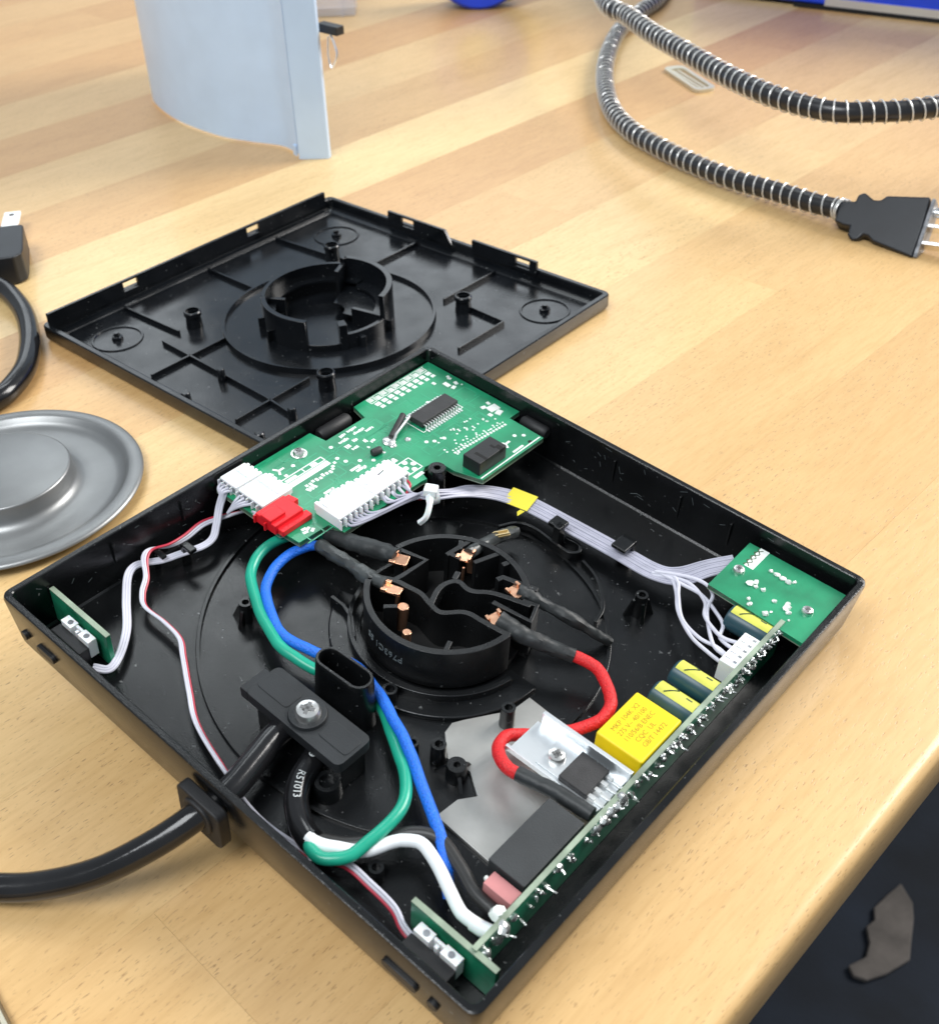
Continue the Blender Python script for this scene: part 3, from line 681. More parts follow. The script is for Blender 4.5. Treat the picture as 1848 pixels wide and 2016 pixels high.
b = B(); rect(b, 123.9, 142.6, 2.6, 8.6); SB.part('white_label', b, 'silk')
b = B()
for i in range(4):
    for a in (40, -40): rect(b, 122.9, 139.6 + i * 1.9, 0.28, 2.4, 0.09, a)
SB.part('label_strokes', b, 'cap_ink_dark')
for i in range(4): pass
screw(SB, 122.7, 135.4, ZB, 1.55); screw(SB, 142.7, 134.6, ZB, 1.5)

# ================================================================ upright power board along the front-right wall
PB = Thing('power_board', 'narrow green circuit board standing on edge along the front right wall', 'circuit board', HF, (140, 70, ZF))
b = B().box(139.4, 11.6, 2.2, 140.5, 127.4, 13.8); PB.part('board', b, 'pcb_back', bevel=0.06)
b = B().box(139.36, 11.5, 13.75, 140.54, 127.5, 14.0); PB.part('board_edge', b, 'pcb_edge')
jt = B(); r2 = random.Random(5)
def joint(v, z, r, L=0):
    jt.begin().blob((0, 0, 0), r, 0.9, 9, 5, 0.10); jt.xf(Matrix.Translation((140.6, v, z)) @ Matrix.Rotation(math.pi / 2, 4, 'Y'))
    if L: jt.tube([Vector((140.5, v, z)), Vector((140.5 + L * .6, v + r2.uniform(-.3, .3), z + 0.1)), Vector((140.5 + L, v + r2.uniform(-.7, .7), z + r2.uniform(-.4, .6)))], 0.22, 6)
for v in [108 + i * 2.1 for i in range(9)]: joint(v, 12.6, 0.75, 1.5); joint(v + 0.7, 11.0, 0.6, 1.1)
for i in range(34): joint(r2.uniform(72, 108), r2.uniform(8.5, 13.2), r2.uniform(0.45, 0.9), r2.choice((0, 1.2, 1.8)))
for i in range(18): joint(r2.uniform(48, 72), r2.uniform(9.5, 13.4), r2.uniform(0.5, 1.0), r2.choice((0, 0, 1.6)))
for v, z, r in ((58.5, 13.2, 1.5), (56.2, 12.6, 1.5), (54.0, 12.8, 1.4), (51.6, 12.6, 1.5), (49.6, 12.0, 1.3), (36.6, 12.6, 1.1), (22.5, 12.0, 1.0), (19.0, 12.4, 1.9), (17.6, 10.6, 1.5), (14.0, 9.6, 1.6), (12.8, 7.6, 1.0)): joint(v, z, r, r2.choice((0, 2.0)))
for v in (33, 24, 20, 81, 62): joint(v, 10.0, 0.4, 2.6)
for i in range(22): joint(r2.uniform(70, 126), r2.uniform(7.5, 13.4), r2.uniform(0.4, 0.85), r2.choice((0, 0.9, 1.4)))
for i in range(16): joint(r2.uniform(14, 50), r2.uniform(8, 13.2), r2.uniform(0.35, 0.7), r2.choice((0, 0.8)))
PB.part('solder_joints', jt, 'solder', kind='stuff')
b = B().box(126.6, 68.2, 3.0, 138.9, 84.2, 14.0); yc = PB.part('yellow_capacitor', b, 'cap_yellow', bevel=0.55, seg=3)
ink = B()
for i, (txt, dv) in enumerate((('MKP 104K X2', 0), ('275 V~ 40/100', 0), ('110/56/B ENEC', 0), ('CQC  UL', -0.4), ('GB/T 14472', 0.4))): put_text(ink, txt, 1.75, flat(129.0 + i * 1.9, 76.2 + dv, 14.02, 90), 0.014)
PB.part('printed_lettering', ink, 'cap_ink', parent=yc)
for vc, lab in ((89.9, 'teal capacitor next to the yellow block'), (98.6, 'teal capacitor next to the white plug'), (123.4, 'teal capacitor half under the corner board')):
    b = B().begin().lathe((0, 0), [(0, 0), (2.9, 0), (3.35, 0.4), (3.4, 1.0), (3.4, 11.0), (3.2, 11.3), (0, 11.3)], 28); R = Matrix.Translation((128.0, vc, 9.9)) @ Matrix.Rotation(math.pi / 2, 4, 'Y'); b.xf(R)
    cp_ = PB.part('capacitor', b, 'cap_teal', label=lab)
    b = B().begin().lathe((0, 0), [(3.38, 0.7), (3.43, 0.7), (3.43, 11.0), (3.38, 11.0)], 16, 104, 206); b.xf(R); PB.part('stripe', b, 'cap_stripe', parent=cp_)
    b = B()
    for (x0, a0, x1, a1) in ((2.6, 112, 5.4, 150), (5.4, 150, 2.8, 196), (7.8, 166, 9.4, 166)):
        pts = []
        for k in range(6):
            a = math.radians(a0 + (a1 - a0) * k / 5); x = x0 + (x1 - x0) * k / 5; pts.append(R @ Vector((3.45 * math.cos(a), 3.45 * math.sin(a), x)))
        b.tube(pts, 0.19, 5)
    PB.part('printed_mark', b, 'cap_ink_dark', parent=cp_)
b = B().box(134.6, 107.2, 5.5, 139.0, 119.3, 12.2); wc = PB.part('white_plug', b, 'nylon', bevel=0.25)
b = B()
for i in range(5): b.box(137.4, 108.6 + i * 2.3, 12.1, 138.3, 109.3 + i * 2.3, 12.24); b.box(135.2, 109.0 + i * 2.3, 12.1, 136.6, 109.2 + i * 2.3, 12.23)
PB.part('slot', b, 'plug_face', parent=wc)
b = B().box(129.2, 28.4, 3.0, 138.6, 48.4, 13.0); PB.part('relay', b, 'relay', bevel=0.35, seg=3)
b = B().box(131.5, 24.2, 6.0, 138.6, 27.8, 11.8); PB.part('pink_resistor', b, 'pink', bevel=0.2)
b = B().blob((131.0, 26.0, 10.5), 0.6, 1.2); b.blob((138.2, 20.6, 12.6), 1.6, 0.8, 8, 5, 0.3); PB.part('glue_blob', b, 'silk')
# transistor on its aluminium angle
b = B(); b.box(113.8, 54.0, 9.3, 138.0, 64.4, 10.2); b.box(114.8, 64.2, 9.3, 138.9, 65.3, 14.0); b.box(113.0, 53.6, 9.3, 138.0, 54.4, 10.9); hs = PB.part('heat_sink', b, 'alu_bright', bevel=0.15)
b = B(); b.box(127.0, 54.4, 10.3, 134.4, 63.2, 12.4); tr = PB.part('transistor', b, 'chip', bevel=0.25)
b = B(); b.box(120.6, 54.8, 10.2, 127.2, 62.8, 10.75); PB.part('mounting_tab', b, 'alu_bright', parent=tr, bevel=0.1)
for v in (55.6, 57.9, 60.2, 62.2):
    b = B(); b.box(134.3, v - 0.5, 11.0, 136.0, v + 0.5, 11.5); b.box(135.9, v - 0.3, 10.4, 139.4, v + 0.3, 10.9); PB.part('leg', b, 'tin', parent=tr, bevel=0.08)
screw(PB, 123.3, 58.8, 10.75, 2.1, parent=tr)
# ================================================================ aluminium plate on the floor
b = B().prism([(110.8, 33.7), (111.4, 40.0), (114.0, 43.6), (108.6, 47.4), (102.6, 46.6), (97.2, 51.6), (96.6, 54.8), (98.0, 57.4), (104.4, 67.4), (105.0, 73.3), (111.6, 72.9), (126.0, 72.6), (138.6, 72.4), (138.6, 33.0), (125.4, 33.0)], ZF + 0.02, ZF + 1.1)
solo('metal_plate', b, 'alu', 'dull silver sheet metal plate lying on the floor beneath the relay', 'metal plate', HF, (118, 55, ZF), bevel=0.15)

# ================================================================ two upright switch boards by the front-left wall
def switch_board(u0, v0, label, L, white, seed):
    T = Thing('switch_board', label, 'circuit board', HF, (u0 + L / 2, v0, ZF), 'upright switch boards')
    b = B().box(u0, v0, 2.4, u0 + L, v0 + 1.2, 13.0); T.part('board', b, 'pcb_back', bevel=0.06)
    b = B().box(u0 - 0.04, v0 - 0.04, 12.95, u0 + L + 0.04, v0 + 1.24, 13.2); T.part('board_edge', b, 'pcb_edge')
    x = u0 + white
    sw = T.part('switch_body', B().box(x, v0 - 6.2, 3.4, x + 11.6, v0 - 3.3, 9.9), 'conn_black', bevel=0.25)
    b = B(); b.box(x + 0.4, v0 - 3.3, 6.0, x + 4.4, v0 - 0.9, 11.3); b.box(x + 7.2, v0 - 3.3, 6.0, x + 11.4, v0 - 0.9, 11.3); b.box(x + 4.4, v0 - 1.9, 6.4, x + 7.2, v0 - 1.2, 11.0)
    f = T.part('socket_frame', b, 'nylon', parent=None, bevel=0.15)
    b = B(); b.cyl((x + 2.8, v0 - 2.1), 0.75, 11.2, 11.34, 12); b.cyl((x + 9.2, v0 - 2.1), 0.75, 11.2, 11.34, 12); T.part('hole', b, 'plug_face', parent=f)
    b = B().box(x + 5.4, v0 - 2.9, 6.2, x + 6.2, v0 - 2.1, 10.6); T.part('pin', b, 'nylon', parent=f)
    return T
switch_board(124.4, 11.0, 'green switch board standing on edge at the nearest corner of the base', 21.4, 3.2, 1)
switch_board(2.8, 11.2, 'green switch board standing on edge at the left corner of the base', 23.0, 8.6, 2)

# ================================================================ wires inside the base
T = Thing('green_wire', 'thick green insulated wire looping from the power cord to the socket', 'wire', HF, (107, 20, ZF))
gp = [(97.6, 9.6, 7.2), (99.9, 7.2, 8.8), (104, 7.4, 9.5), (107.3, 11.6, 10), (107.8, 18.8, 10), (106.9, 26.6, 9.5), (103.2, 32.2, 9), (97.6, 36.4, 8.2), (90, 41, 7.2), (81.5, 45.6, 6.0), (72.5, 46.8, 6.0), (65.6, 41.4, 8), (56.7, 39.8, 9), (47.4, 42, 9), (38.6, 46.1, 9), (30.8, 51.0, 9.3), (27.6, 56.6, 9.8), (27.2, 63.7, 9.9), (30.0, 70.8, 9.6), (35.8, 75.0, 9.9)]
T.part('insulation', B().tube(wob(catmull(gp, 8), 0.28), 1.42, 14), 'wire_green')
T.part('heat_shrink', B().tube(catmull([(35.0, 74.5, 9.9), (40.5, 74.9, 11.2), (46, 76, 12.2), (52, 77.2, 13.2), (57.2, 77.6, 14.4)], 6), [2.1] * 8 + [2.3] * 5 + [2.5] * 8 + [2.2] * 6, 14, lump=0.05), 'sleeve')
T = Thing('blue_wire', 'thick blue braided wire running beside the green wire to the socket', 'wire', HF, (100, 37, ZF))
bp_ = [(126.0, 21.0, 3.6), (121.6, 24.6, 7.2), (116.5, 28.1, 9), (109.4, 32, 9.2), (101.7, 36.4, 9.4), (93, 41.2, 9.6), (86, 44, 9.4), (79.3, 46.9, 8), (70.5, 49.0, 7.5), (61.4, 44.4, 8.6), (51.9, 42.9, 9), (45.2, 45.2, 9), (38.3, 49.5, 9), (34.4, 55, 9.4), (33.2, 61.5, 9.8), (34.4, 67.6, 10.0), (37.6, 70.2, 10.4)]
T.part('insulation', B().tube(wob(catmull(bp_, 8), 0.28), 1.35, 14), 'silicone_blue')
T.part('heat_shrink', B().tube(catmull([(36.6, 69.9, 10.2), (42.5, 69.4, 11.2), (49.4, 69.1, 12.2), (56, 68.4, 13.2), (62, 68.6, 14.4)], 6), [1.85] * 10 + [1.7] * 5 + [2.1] * 5 + [1.7] * 8, 14, lump=0.08), 'grey_sleeve')
T = Thing('red_wire', 'thick red braided wire looping from the socket round to the power board', 'wire', HF, (115, 80, ZF))
rp_ = [(105.6, 85.2, 9.9), (108.6, 86.4, 9.5), (113.6, 87.0, 9.2), (119.3, 84.1, 9), (122.6, 80.3, 9), (123.2, 75.0, 8.6), (120.6, 69.4, 8.0), (117.0, 66.0, 7.0), (113.6, 62.2, 6.6), (110.8, 57.6, 8.0), (112.0, 52.6, 9.4), (116.0, 49.4, 10.8), (120.6, 49.7, 11.0)]
T.part('insulation', B().tube(wob(catmull(rp_, 8), 0.28), 1.5, 14, lump=0.02), 'silicone_red')
T.part('heat_shrink', B().tube(catmull([(107.8, 86.0, 9.7), (101, 82.7, 11.2), (95.3, 80.6, 12.4), (89.4, 79.2, 14.0)], 6), [1.8] * 6 + [2.1] * 6 + [2.3] * 8, 14, lump=0.07), 'sleeve', label='black sleeve at the socket end')
T.part('heat_shrink', B().tube(catmull([(119.8, 49.5, 11.0), (124.5, 50.4, 11.3), (129.5, 51.2, 11.6), (138.0, 51.9, 11.6)], 6), 1.75, 14, lump=0.03), 'sleeve', label='black sleeve at the power board end')
solo('sleeved_lead', B().tube(catmull([(86.6, 90.2, 14.0), (90.5, 91.6, 13.0), (95.5, 93.4, 11.4), (101.4, 95.6, 9.4), (106.0, 98.4, 6.0), (108.5, 101, 3.2)], 6), [1.9] * 8 + [1.5] * 6 + [1.7] * 6 + [1.3] * 11, 12, lump=0.08), 'sleeve', 'dark sleeved lead leaving the right side of the round socket', 'wire', HF, (95, 93, ZF))
T = Thing('sleeved_lead', 'short grey sleeved lead with a brassy piece modelled for the tape reflection, behind the round socket', 'wire', HF, (69, 100, ZF))
T.part('sleeve', B().tube(catmull([(69.4, 91.0, 14.4), (69.0, 96.5, 13.2), (68.4, 104.6, 10.6), (67.6, 113.0, 6.6)], 6), 1.7, 12, lump=0.08), 'grey_sleeve')
b = B().begin().box(-2.2, -1.1, -0.3, 2.2, 1.1, 0.3); b.box(-2.0, -0.9, 0.2, 2.0, -0.5, 0.8); b.box(-2.0, 0.4, 0.2, 2.0, 0.8, 0.8); b.xf(Matrix.Translation((69.4, 104.6, 12.3)) @ Matrix.Rotation(math.radians(60), 4, 'Z')); T.part('tape_reflection', b, 'brass', bevel=0.1)  # brassy piece stands in for the yellow tape's reflection
T = Thing('white_wire', 'thick white insulated wire bending from the power cord to the power board', 'wire', HF, (115, 22, ZF))
wp = [(97.4, 9.0, 8.6), (100.6, 9.4, 8.9), (104.1, 12.0, 8.4), (108.1, 15.2, 8), (111.1, 20.2, 8.4), (114.6, 23.6, 8.8), (119.1, 23.2, 8.8), (125.7, 20.4, 8.6), (132.0, 17.8, 8.8), (136.6, 17.5, 9.4), (139.4, 18.2, 10.2)]
T.part('insulation', B().tube(wob(catmull(wp, 8), 0.28), 1.4, 14), 'wire_thick_white')
T.part('glued_tip', B().tube([Vector((134.8, 17.5, 9.1)), Vector((137, 17.6, 9.5)), Vector((139.4, 18.1, 10.2))], [1.55, 1.6, 1.5], 12), 'zip')
solo('black_wire', B().tube(catmull([(97.2, 10.4, 6.4), (103.0, 14.4, 6.0), (108.6, 20.2, 7.0), (112.1, 24.8, 8), (117.2, 27.3, 8.4), (124.6, 25.4, 8.4), (130.3, 23.2, 8.4), (135.4, 22.6, 8.6), (139.0, 22.8, 8.8)], 8), 1.45, 14), 'wire_black', 'black insulated wire running just behind the white wire', 'wire', HF, (117, 27, ZF))

def strands(paths, r, n=8, k=6):
    b = B()
    for p in paths: b.tube(catmull(p, k), r, n)
    return b
# grey ribbon cable
T = Thing('ribbon_cable', 'flat grey ribbon cable from the white plugs to the right corner board', 'cable', HF, (85, 126, ZF))
NS = 10; ctr = [(46.6, 101.8, 13.6), (49.0, 109.0, 11.6), (50.6, 115.2, 9.4), (55.0, 121.2, 7.4), (62.0, 124.6, 6.4), (75.0, 125.8, 6.2), (92.1, 126.6, 6.2), (104.0, 126.6, 6.6), (110.4, 129.0, 7.6), (115.0, 134.2, 10.0), (119.6, 139.6, 11.4)]
wid = [(0.35, -0.2, 0.0), (0.45, -0.25, 0.15), (0.58, -0.30, 0.12), (0.45, -0.48, 0.08), (0.22, -0.60, 0), (0.10, -0.62, 0), (-0.05, -0.62, 0), (0.12, -0.62, 0), (0.45, -0.48, 0), (0.45, -0.42, 0.04), (0.4, -0.4, 0.0)]
paths = []
for i in range(NS):
    o_ = i - (NS - 1) / 2; path = []
    src = (38.8, 77.4 + i * 1.15, 14.6) if i < 7 else (38.6, 91.5 + (i - 7) * 3.6, 14.6)
    path += [src, (41.5, src[1] + 2.0 if i < 7 else src[1] - 0.3, 14.6 + 0.3 * math.sin(i)), (44.0, 96.5 + 0.35 * i, 13.9 + 0.8 * math.sin(i * 1.9))]
    for j, (c, w) in enumerate(zip(ctr, wid)):
        wob = 0.10 * math.sin(i * 2.3 + j)
        zz = c[2] + w[2] * o_ + wob + (0.7 * math.sin(i * 2.4) if j == 0 else 0)
        path.append((c[0] + w[0] * o_, c[1] + w[1] * o_, zz))
    paths.append(path)
T.part('strands', strands(paths, 0.36, 7, 6), 'wire_grey')
b = B().begin().box(-3.9, -3.6, -0.06, 3.9, 3.5, 0.06); b.xf(Matrix.Translation((60.6, 124.0, 7.15)) @ Matrix.Rotation(math.radians(12), 4, 'Z')); b.begin().add([(0, 0, 0), (1.4, 0.3, 0), (0.8, -2.2, -0.5), (-0.2, -1.2, -0.2)], [(0, 1, 2, 3)]); b.xf(Matrix.Translation((63.4, 120.6, 7.1)))
T.part('yellow_tape', b, 'tape_yellow')
fork = [[(104.0, 125.6, 6.8), (108.4, 127.6, 7.6), (111.8, 125.6, 8.4), (114.6, 121.4, 8.6), (119.6, 115.6, 8.4), (126.0, 113.2, 8.4), (131.0, 113.4, 8.6), (135.0, 112.2, 9.0)],
        [(104.0, 125.2, 6.4), (109.0, 126.6, 7.2), (112.8, 123.2, 8.0), (117.4, 117.2, 8.2), (124.2, 112.4, 8.2), (130.4, 110.4, 8.6), (135.0, 109.4, 9.0)],
        [(104.5, 126.2, 7.2), (112.0, 128.8, 8.8), (117.6, 129.2, 9.6), (121.2, 126.8, 9.8), (122.4, 122.6, 9.2), (125.2, 118.4, 9.0), (130.4, 112.6, 9.4), (135.0, 110.8, 10.2)],
        [(104.5, 126.6, 7.0), (112.6, 126.4, 8.0), (118.8, 125.8, 8.8), (124.8, 122.8, 9.2), (128.4, 120.2, 9.2), (129.8, 116.4, 9.2), (132.0, 115.2, 9.4), (135.0, 114.6, 9.6)],
        [(104.5, 126.4, 6.8), (113.4, 127.6, 8.4), (120.4, 124.4, 9.0), (123.4, 119.6, 9.4), (127.8, 116.8, 9.8), (131.0, 115.8, 10.0), (135.0, 116.8, 10.2)]]
T.part('forked_wires', strands(fork, 0.5, 8, 7), 'wire_white')
loop = [[(38.8, 92 + i * 2.6, 14.8), (40.6, 92.2 + i * 2.4, 14.4), (42.0, 94.2 + i * 1.6, 13.6), (44.6, 99.4 + i * 0.4, 13.4), (46.4, 102.2, 13.2)] for i in range(4)]
T.part('plug_wires', strands(loop, 0.42, 7, 6), 'wire_white')
T.part('purple_wire', strands([[(38.6, 101.0, 14.9), (40.4, 100.4, 14.6), (41.4, 98.0, 13.6), (43.8, 99.2, 12.6), (46, 101.2, 12.8)]], 0.36), 'wire_red')
T = Thing('cable_tie', 'small white plastic cable tie round the grey wires near the control board', 'cable tie', HF, (46.6, 102, 13))
b = B().begin().ring((0, 0), 2.0, 2.5, -1.1, 1.1, 22); b.xf(Matrix.Translation((46.8, 102.4, 13.4)) @ Matrix.Rotation(math.radians(70), 4, 'Z') @ Matrix.Rotation(math.pi / 2, 4, 'Y')); T.part('band', b, 'zip')
b = B().begin().box(-1.9, -1.7, -1.2, 1.9, 1.7, 1.4); b.xf(Matrix.Translation((46.7, 101.8, 15.4)) @ Matrix.Rotation(math.radians(30), 4, 'Z')); T.part('head', b, 'zip', bevel=0.5, seg=3)
b = B().tube(catmull([(47.4, 100.6, 15.0), (49.8, 97.8, 14.4), (50.8, 95.4, 12.6), (49.8, 93.8, 10.8)], 6), [1.1, 1.1, 1.1, 1.0, 0.9, 0.8], 4); T.part('tail', b, 'zip')
# left-hand ribbons
lp = [(6.2, 63.8, 14.6), (7.0, 61.0, 11.0), (9.4, 57.6, 8.0), (11.6, 54.4, 6.9), (11.8, 50.6, 6.6), (10.0, 45.0, 6.6), (8.2, 40.6, 6.2), (6.2, 36.6, 6.6), (5.6, 33.4, 7.0), (7.4, 30.0, 6.8), (13.2, 25.1, 5.8), (20.6, 19.6, 5.2), (26.0, 13.4, 5.0), (27.4, 9.4, 4.6), (24.6, 6.9, 5.0)]
Pc = catmull(lp, 7); F = frames(Pc)
b = B()
for i in range(3):
    b.tube([p + (bb * 0.80 + a * 0.25) * (i - 1.0) * 0.80 for p, (t, a, bb) in zip(Pc, F)], 0.42, 7)
solo('ribbon_cable', b, 'wire_white', 'flat white ribbon cable drooping along the left wall to the left switch board', 'cable', HF, (12, 40, ZF))
b = B()
for i in range(4): b.tube(catmull([(3.6 + i * 1.5, 65.0, 15.0), (4.4 + i * 0.8, 63.2, 14.6), (6.0 + i * 0.3, 62.6, 13.0), (6.6 + i * 0.2, 61.4, 10.8)], 6), 0.42, 7)
for i in range(4): b.tube(catmull([(11.2 + i * 1.6, 65.2, 15.0), (11.0 + i * 0.9, 63.4, 14.0), (10.4 + i * 0.3, 62.4, 12.0), (9.6, 61.6, 10.0)], 6), 0.42, 7)
solo('plug_leads', b, 'wire_white', 'bunch of short white leads hanging from the two corner plugs', 'wire', HF, (8, 64, 10))
tw = [(19.8, 62.6, 15.0), (17.0, 64.4, 12.6), (12.4, 66.4, 9.4), (8.4, 63.2, 7.6), (5.6, 56.4, 7.2), (6.2, 49.6, 7.0), (6.2, 44.2, 7.6), (4.8, 39.6, 8.4), (6.4, 36.4, 8.4), (11.0, 33.2, 7.0), (14.0, 29.6, 6.0), (17.9, 27.4, 5.4), (25.5, 27.4, 5.6), (32.7, 26.5, 5.8), (37.7, 23.6, 5.4), (46.6, 18.2, 4.6), (55.3, 13.4, 4.4), (69.4, 9.5, 4.6), (84, 7.0, 3.2), (98, 8.4, 3.4), (106.1, 11.0, 5.6), (113.1, 11.0, 5.9), (120.1, 10.4, 6.2), (124.4, 8.6, 6.6), (127.6, 8.0, 6.6)]
Pc = catmull(tw, 8); F = frames(Pc); T = Thing('twisted_ribbon', 'thin red and white ribbon cable twisting from the red plug to the front switch board', 'cable', HF, (40, 20, ZF))
cols = [[], [], []]
for j, (p, (t, a, bb)) in enumerate(zip(Pc, F)):
    s = j / len(Pc)
    if s < 0.36: ang = 1.2 + 6.65 * s / 0.36
    elif s < 0.70: ang = 7.85
    else: ang = 7.85 + 1.57 * min(1, (s - 0.70) / 0.08)
    d = bb * math.cos(ang) + a * math.sin(ang)
    for i in range(3): cols[i].append(p + d * (i - 1) * 0.66)
T.part('red_strand', B().tube(cols[0], 0.37, 7), 'wire_red'); T.part('white_strand', B().tube(cols[1], 0.37, 7), 'wire_white'); T.part('white_strand', B().tube(cols[2], 0.37, 7), 'wire_white')

# ================================================================ power cord of the base
HFi = HF.inverted()
def w2h(x, y, z): return HFi @ Vector((x, y, z))
T = Thing('mains_cable', 'thick glossy black power cord entering the base through the front left wall', 'cable', HF, (76, -2, 2))
outp = [w2h(-40, -80, 3.3), w2h(8, -62, 3.3), w2h(36, -49.0, 3.4), w2h(52.2, -38.2, 4.2), w2h(61.0, -31.2, 6.0), w2h(69.0, -22.8, 9.2), w2h(75.2, -12.6, 13.4), Vector((77.3, -3.6, 9.6)), Vector((77.6, 4.0, 9.6)), Vector((75.6, 13.0, 9.5)), Vector((73.4, 22.0, 9.2)), Vector((73.0, 30.0, 8.2))]
T.part('jacket', B().tube(catmull(outp, 9), 3.1, 22), 'cord_vinyl')
cin = [(81.0, 29.0, 7.2), (82.4, 25.6, 7.2), (83.6, 21.8, 7.0), (85.2, 17.6, 6.8), (88.2, 13.8, 6.6), (92.8, 10.8, 6.6), (96.4, 9.6, 6.9), (98.2, 9.4, 7.2)]
Pi = catmull(cin, 8)
jk = T.part('inner_jacket', B().tube(Pi, 2.75, 22), 'cord_vinyl')
T.part('cut_filler', B().tube([Vector((98.0, 8.4, 5.0)), Vector((100.2, 6.2, 4.6))], 0.5, 6), 'wire_grey')
Fi = frames(Pi); sl = [0]
for a, c in zip(Pi, Pi[1:]): sl.append(sl[-1] + (c - a).length)
def cordtext(v, s0=14.2, rad=2.78, a0=0.10):
    s = s0 + v.x; i = max(j for j in range(len(sl) - 1) if sl[j] <= s) if s > 0 else 0
    f = (s - sl[i]) / max(1e-6, sl[i + 1] - sl[i]); p = Pi[i].lerp(Pi[i + 1], f); t, a, bb = Fi[i]
    g = a0 + v.y / rad; d = a * math.cos(g) - bb * math.sin(g)
    return p + d * (rad + 0.05 + v.z)
b = B(); put_text(b, 'R51013', 2.3, cordtext, 0.03)
rr = 0.62
pts = [cordtext(Vector((-8.2 + rr * math.cos(q * math.pi / 8), rr * math.sin(q * math.pi / 8), 0.04))) for q in range(17)]
b.tube(pts, 0.14, 5); b.tube([cordtext(Vector((-8.2 + q, 0, 0.04))) for q in (-0.5, 0, 0.5)], 0.13, 5)
T.part('printed_lettering', b, 'ink_white', parent=jk)

# ================================================================ cover plate lying inside-up on the table
LX, LY = 153.9, 151.4
L = Thing('cover_plate', 'square black plastic cover plate lying inside-up behind the base', 'cover', LF, (77, 76, 0))
def lr(i, r): return rrect(i, i, LX - i, LY - i, r)
L.part('tray', shell([(lr(2.2, 2), 0), (lr(0.6, 2.4), 0.4), (lr(0, 2.4), 1.6), (lr(0, 2.4), 6.0), (lr(0.3, 2.2), 6.5), (lr(1.9, 1.4), 6.5), (lr(2.3, 1.0), 6.0), (lr(2.6, 1.0), 3.0), (lr(6.0, 1.0), 2.2), (lr(6.4, 1.0), 1.8)]), 'lid_black', smooth=28)
def lipwall(axis, segs, off, t, slots):
    """upright inner lip made of boxes that leave the snap slots open"""
    for (a, c, z1) in segs:
        b = B(); holes = [s for s in slots if a < s[0] and s[1] < c]; x = a
        def bx(p, q, z0, zz):
            if axis == 'v': b.box(off, p, z0, off + t, q, zz)
            else: b.box(p, off, z0, q, off + t, zz)
        for s0, s1 in holes:
            bx(x, s0, 4.5, z1); bx(s0, s1, 4.5, z1 - 4.6); bx(s0, s1, z1 - 0.9, z1); x = s1
        bx(x, c, 4.5, z1)
        L.part('snap_lip', b, 'lid_black', bevel=0.12)
lipwall('v', [(2.0, 145.5, 10.8)], 1.9, 1.3, [(36.2, 43.0), (99.8, 106.6)])
lipwall('u', [(39.4, 72.0, 10.6), (87.0, 120.4, 10.4)], LY - 3.3, 1.3, [(47.4, 54.4), (109.8, 116.8)])
lipwall('v', [(4.0, 30.0, 13.0)], LX - 3.3, 1.3, [])
b = B().prism([(72.0, 4.4), (72.0, 10.6), (75.0, 6.2), (77.0, 4.4)], -1.3, 0); b2 = B().begin(); b2.v = b.v; b2.f = b.f; b2.mark = 0
b2.xf(Matrix(((1, 0, 0, 0), (0, 0, 1, LY - 2.0), (0, 1, 0, 0), (0, 0, 0, 1)))); L.part('notch_cheek', b2, 'lid_black')
CD = (77.2, 76.2); CL = (78.2, 75.2)
L.part('raised_disc', B().lathe(CD, [(0, 2.5), (39.2, 2.5), (39.5, 4.0), (40.4, 4.0), (40.7, 1.6)], 96), 'lid_black', smooth=30)
def arc(a0, a1, z1, n=30, r0=23.0, r1=24.6): L.part('ring_wall', B().ring(CL, r0, r1, 2.3, z1, n, a0, a1), 'lid_black', bevel=0.25)
arc(118, 228, 14.4, 44); arc(14, 118.4, 17.2, 44, 22.6, 24.8); arc(227.6, 298, 14.4, 30, 22.8, 24.7); arc(298, 326, 5.2, 14); arc(326, 333, 12.6, 6, 21.0, 25.0); arc(333, 374, 8.4, 20)
L.part('ring_ledge', B().ring(CL, 19.6, 23.2, 8.0, 9.0, 60, 100, 232), 'lid_black', bevel=0.2)
L.part('ring_ledge', B().ring(CL, 18.0, 22.8, 7.0, 8.2, 40, 14, 100), 'lid_black', bevel=0.2)
L.part('half_shield', B().lathe(CL, [(6, 5.6), (22.7, 5.6), (22.7, 6.4), (6, 6.4), (6, 5.6)], 30, 14, 118), 'lid_black', bevel=0.2)
L.part('inner_block', B().wall([(CL[0] - 11.0, CL[1] + 20.2), (CL[0] - 7.0, CL[1] + 12.0)], 1.8, 2.4, 15.6), 'lid_black', bevel=0.25)
L.part('inner_block', B().wall([(CL[0] + 22.6, CL[1] + 5.6), (CL[0] + 10.0, CL[1] + 3.0)], 1.8, 2.4, 9.6), 'lid_black', bevel=0.25)
L.part('inner_block', B().wall([(CL[0] - 19.5, CL[1] - 13.0), (CL[0] - 13.0, CL[1] - 9.5)], 1.6, 2.4, 11.0), 'lid_black', bevel=0.25)
L.part('shield_post', B().box(CL[0] - 12.2, CL[1] + 19.0, 2.4, CL[0] - 10.0, CL[1] + 21.4, 17.2), 'lid_black', bevel=0.25)
for a, w in ((232, 2.0), (258, 1.2), (345, 2.0), (20, 2.4), (190, 1.2), (160, 1.2)):
    b = B().begin().box(24.3, -w / 2, 2.3, 26.6, w / 2, 7.0); b.xf(Matrix.Translation((CL[0], CL[1], 0)) @ Matrix.Rotation(math.radians(a), 4, 'Z')); L.part('ring_fin', b, 'lid_black', bevel=0.2)
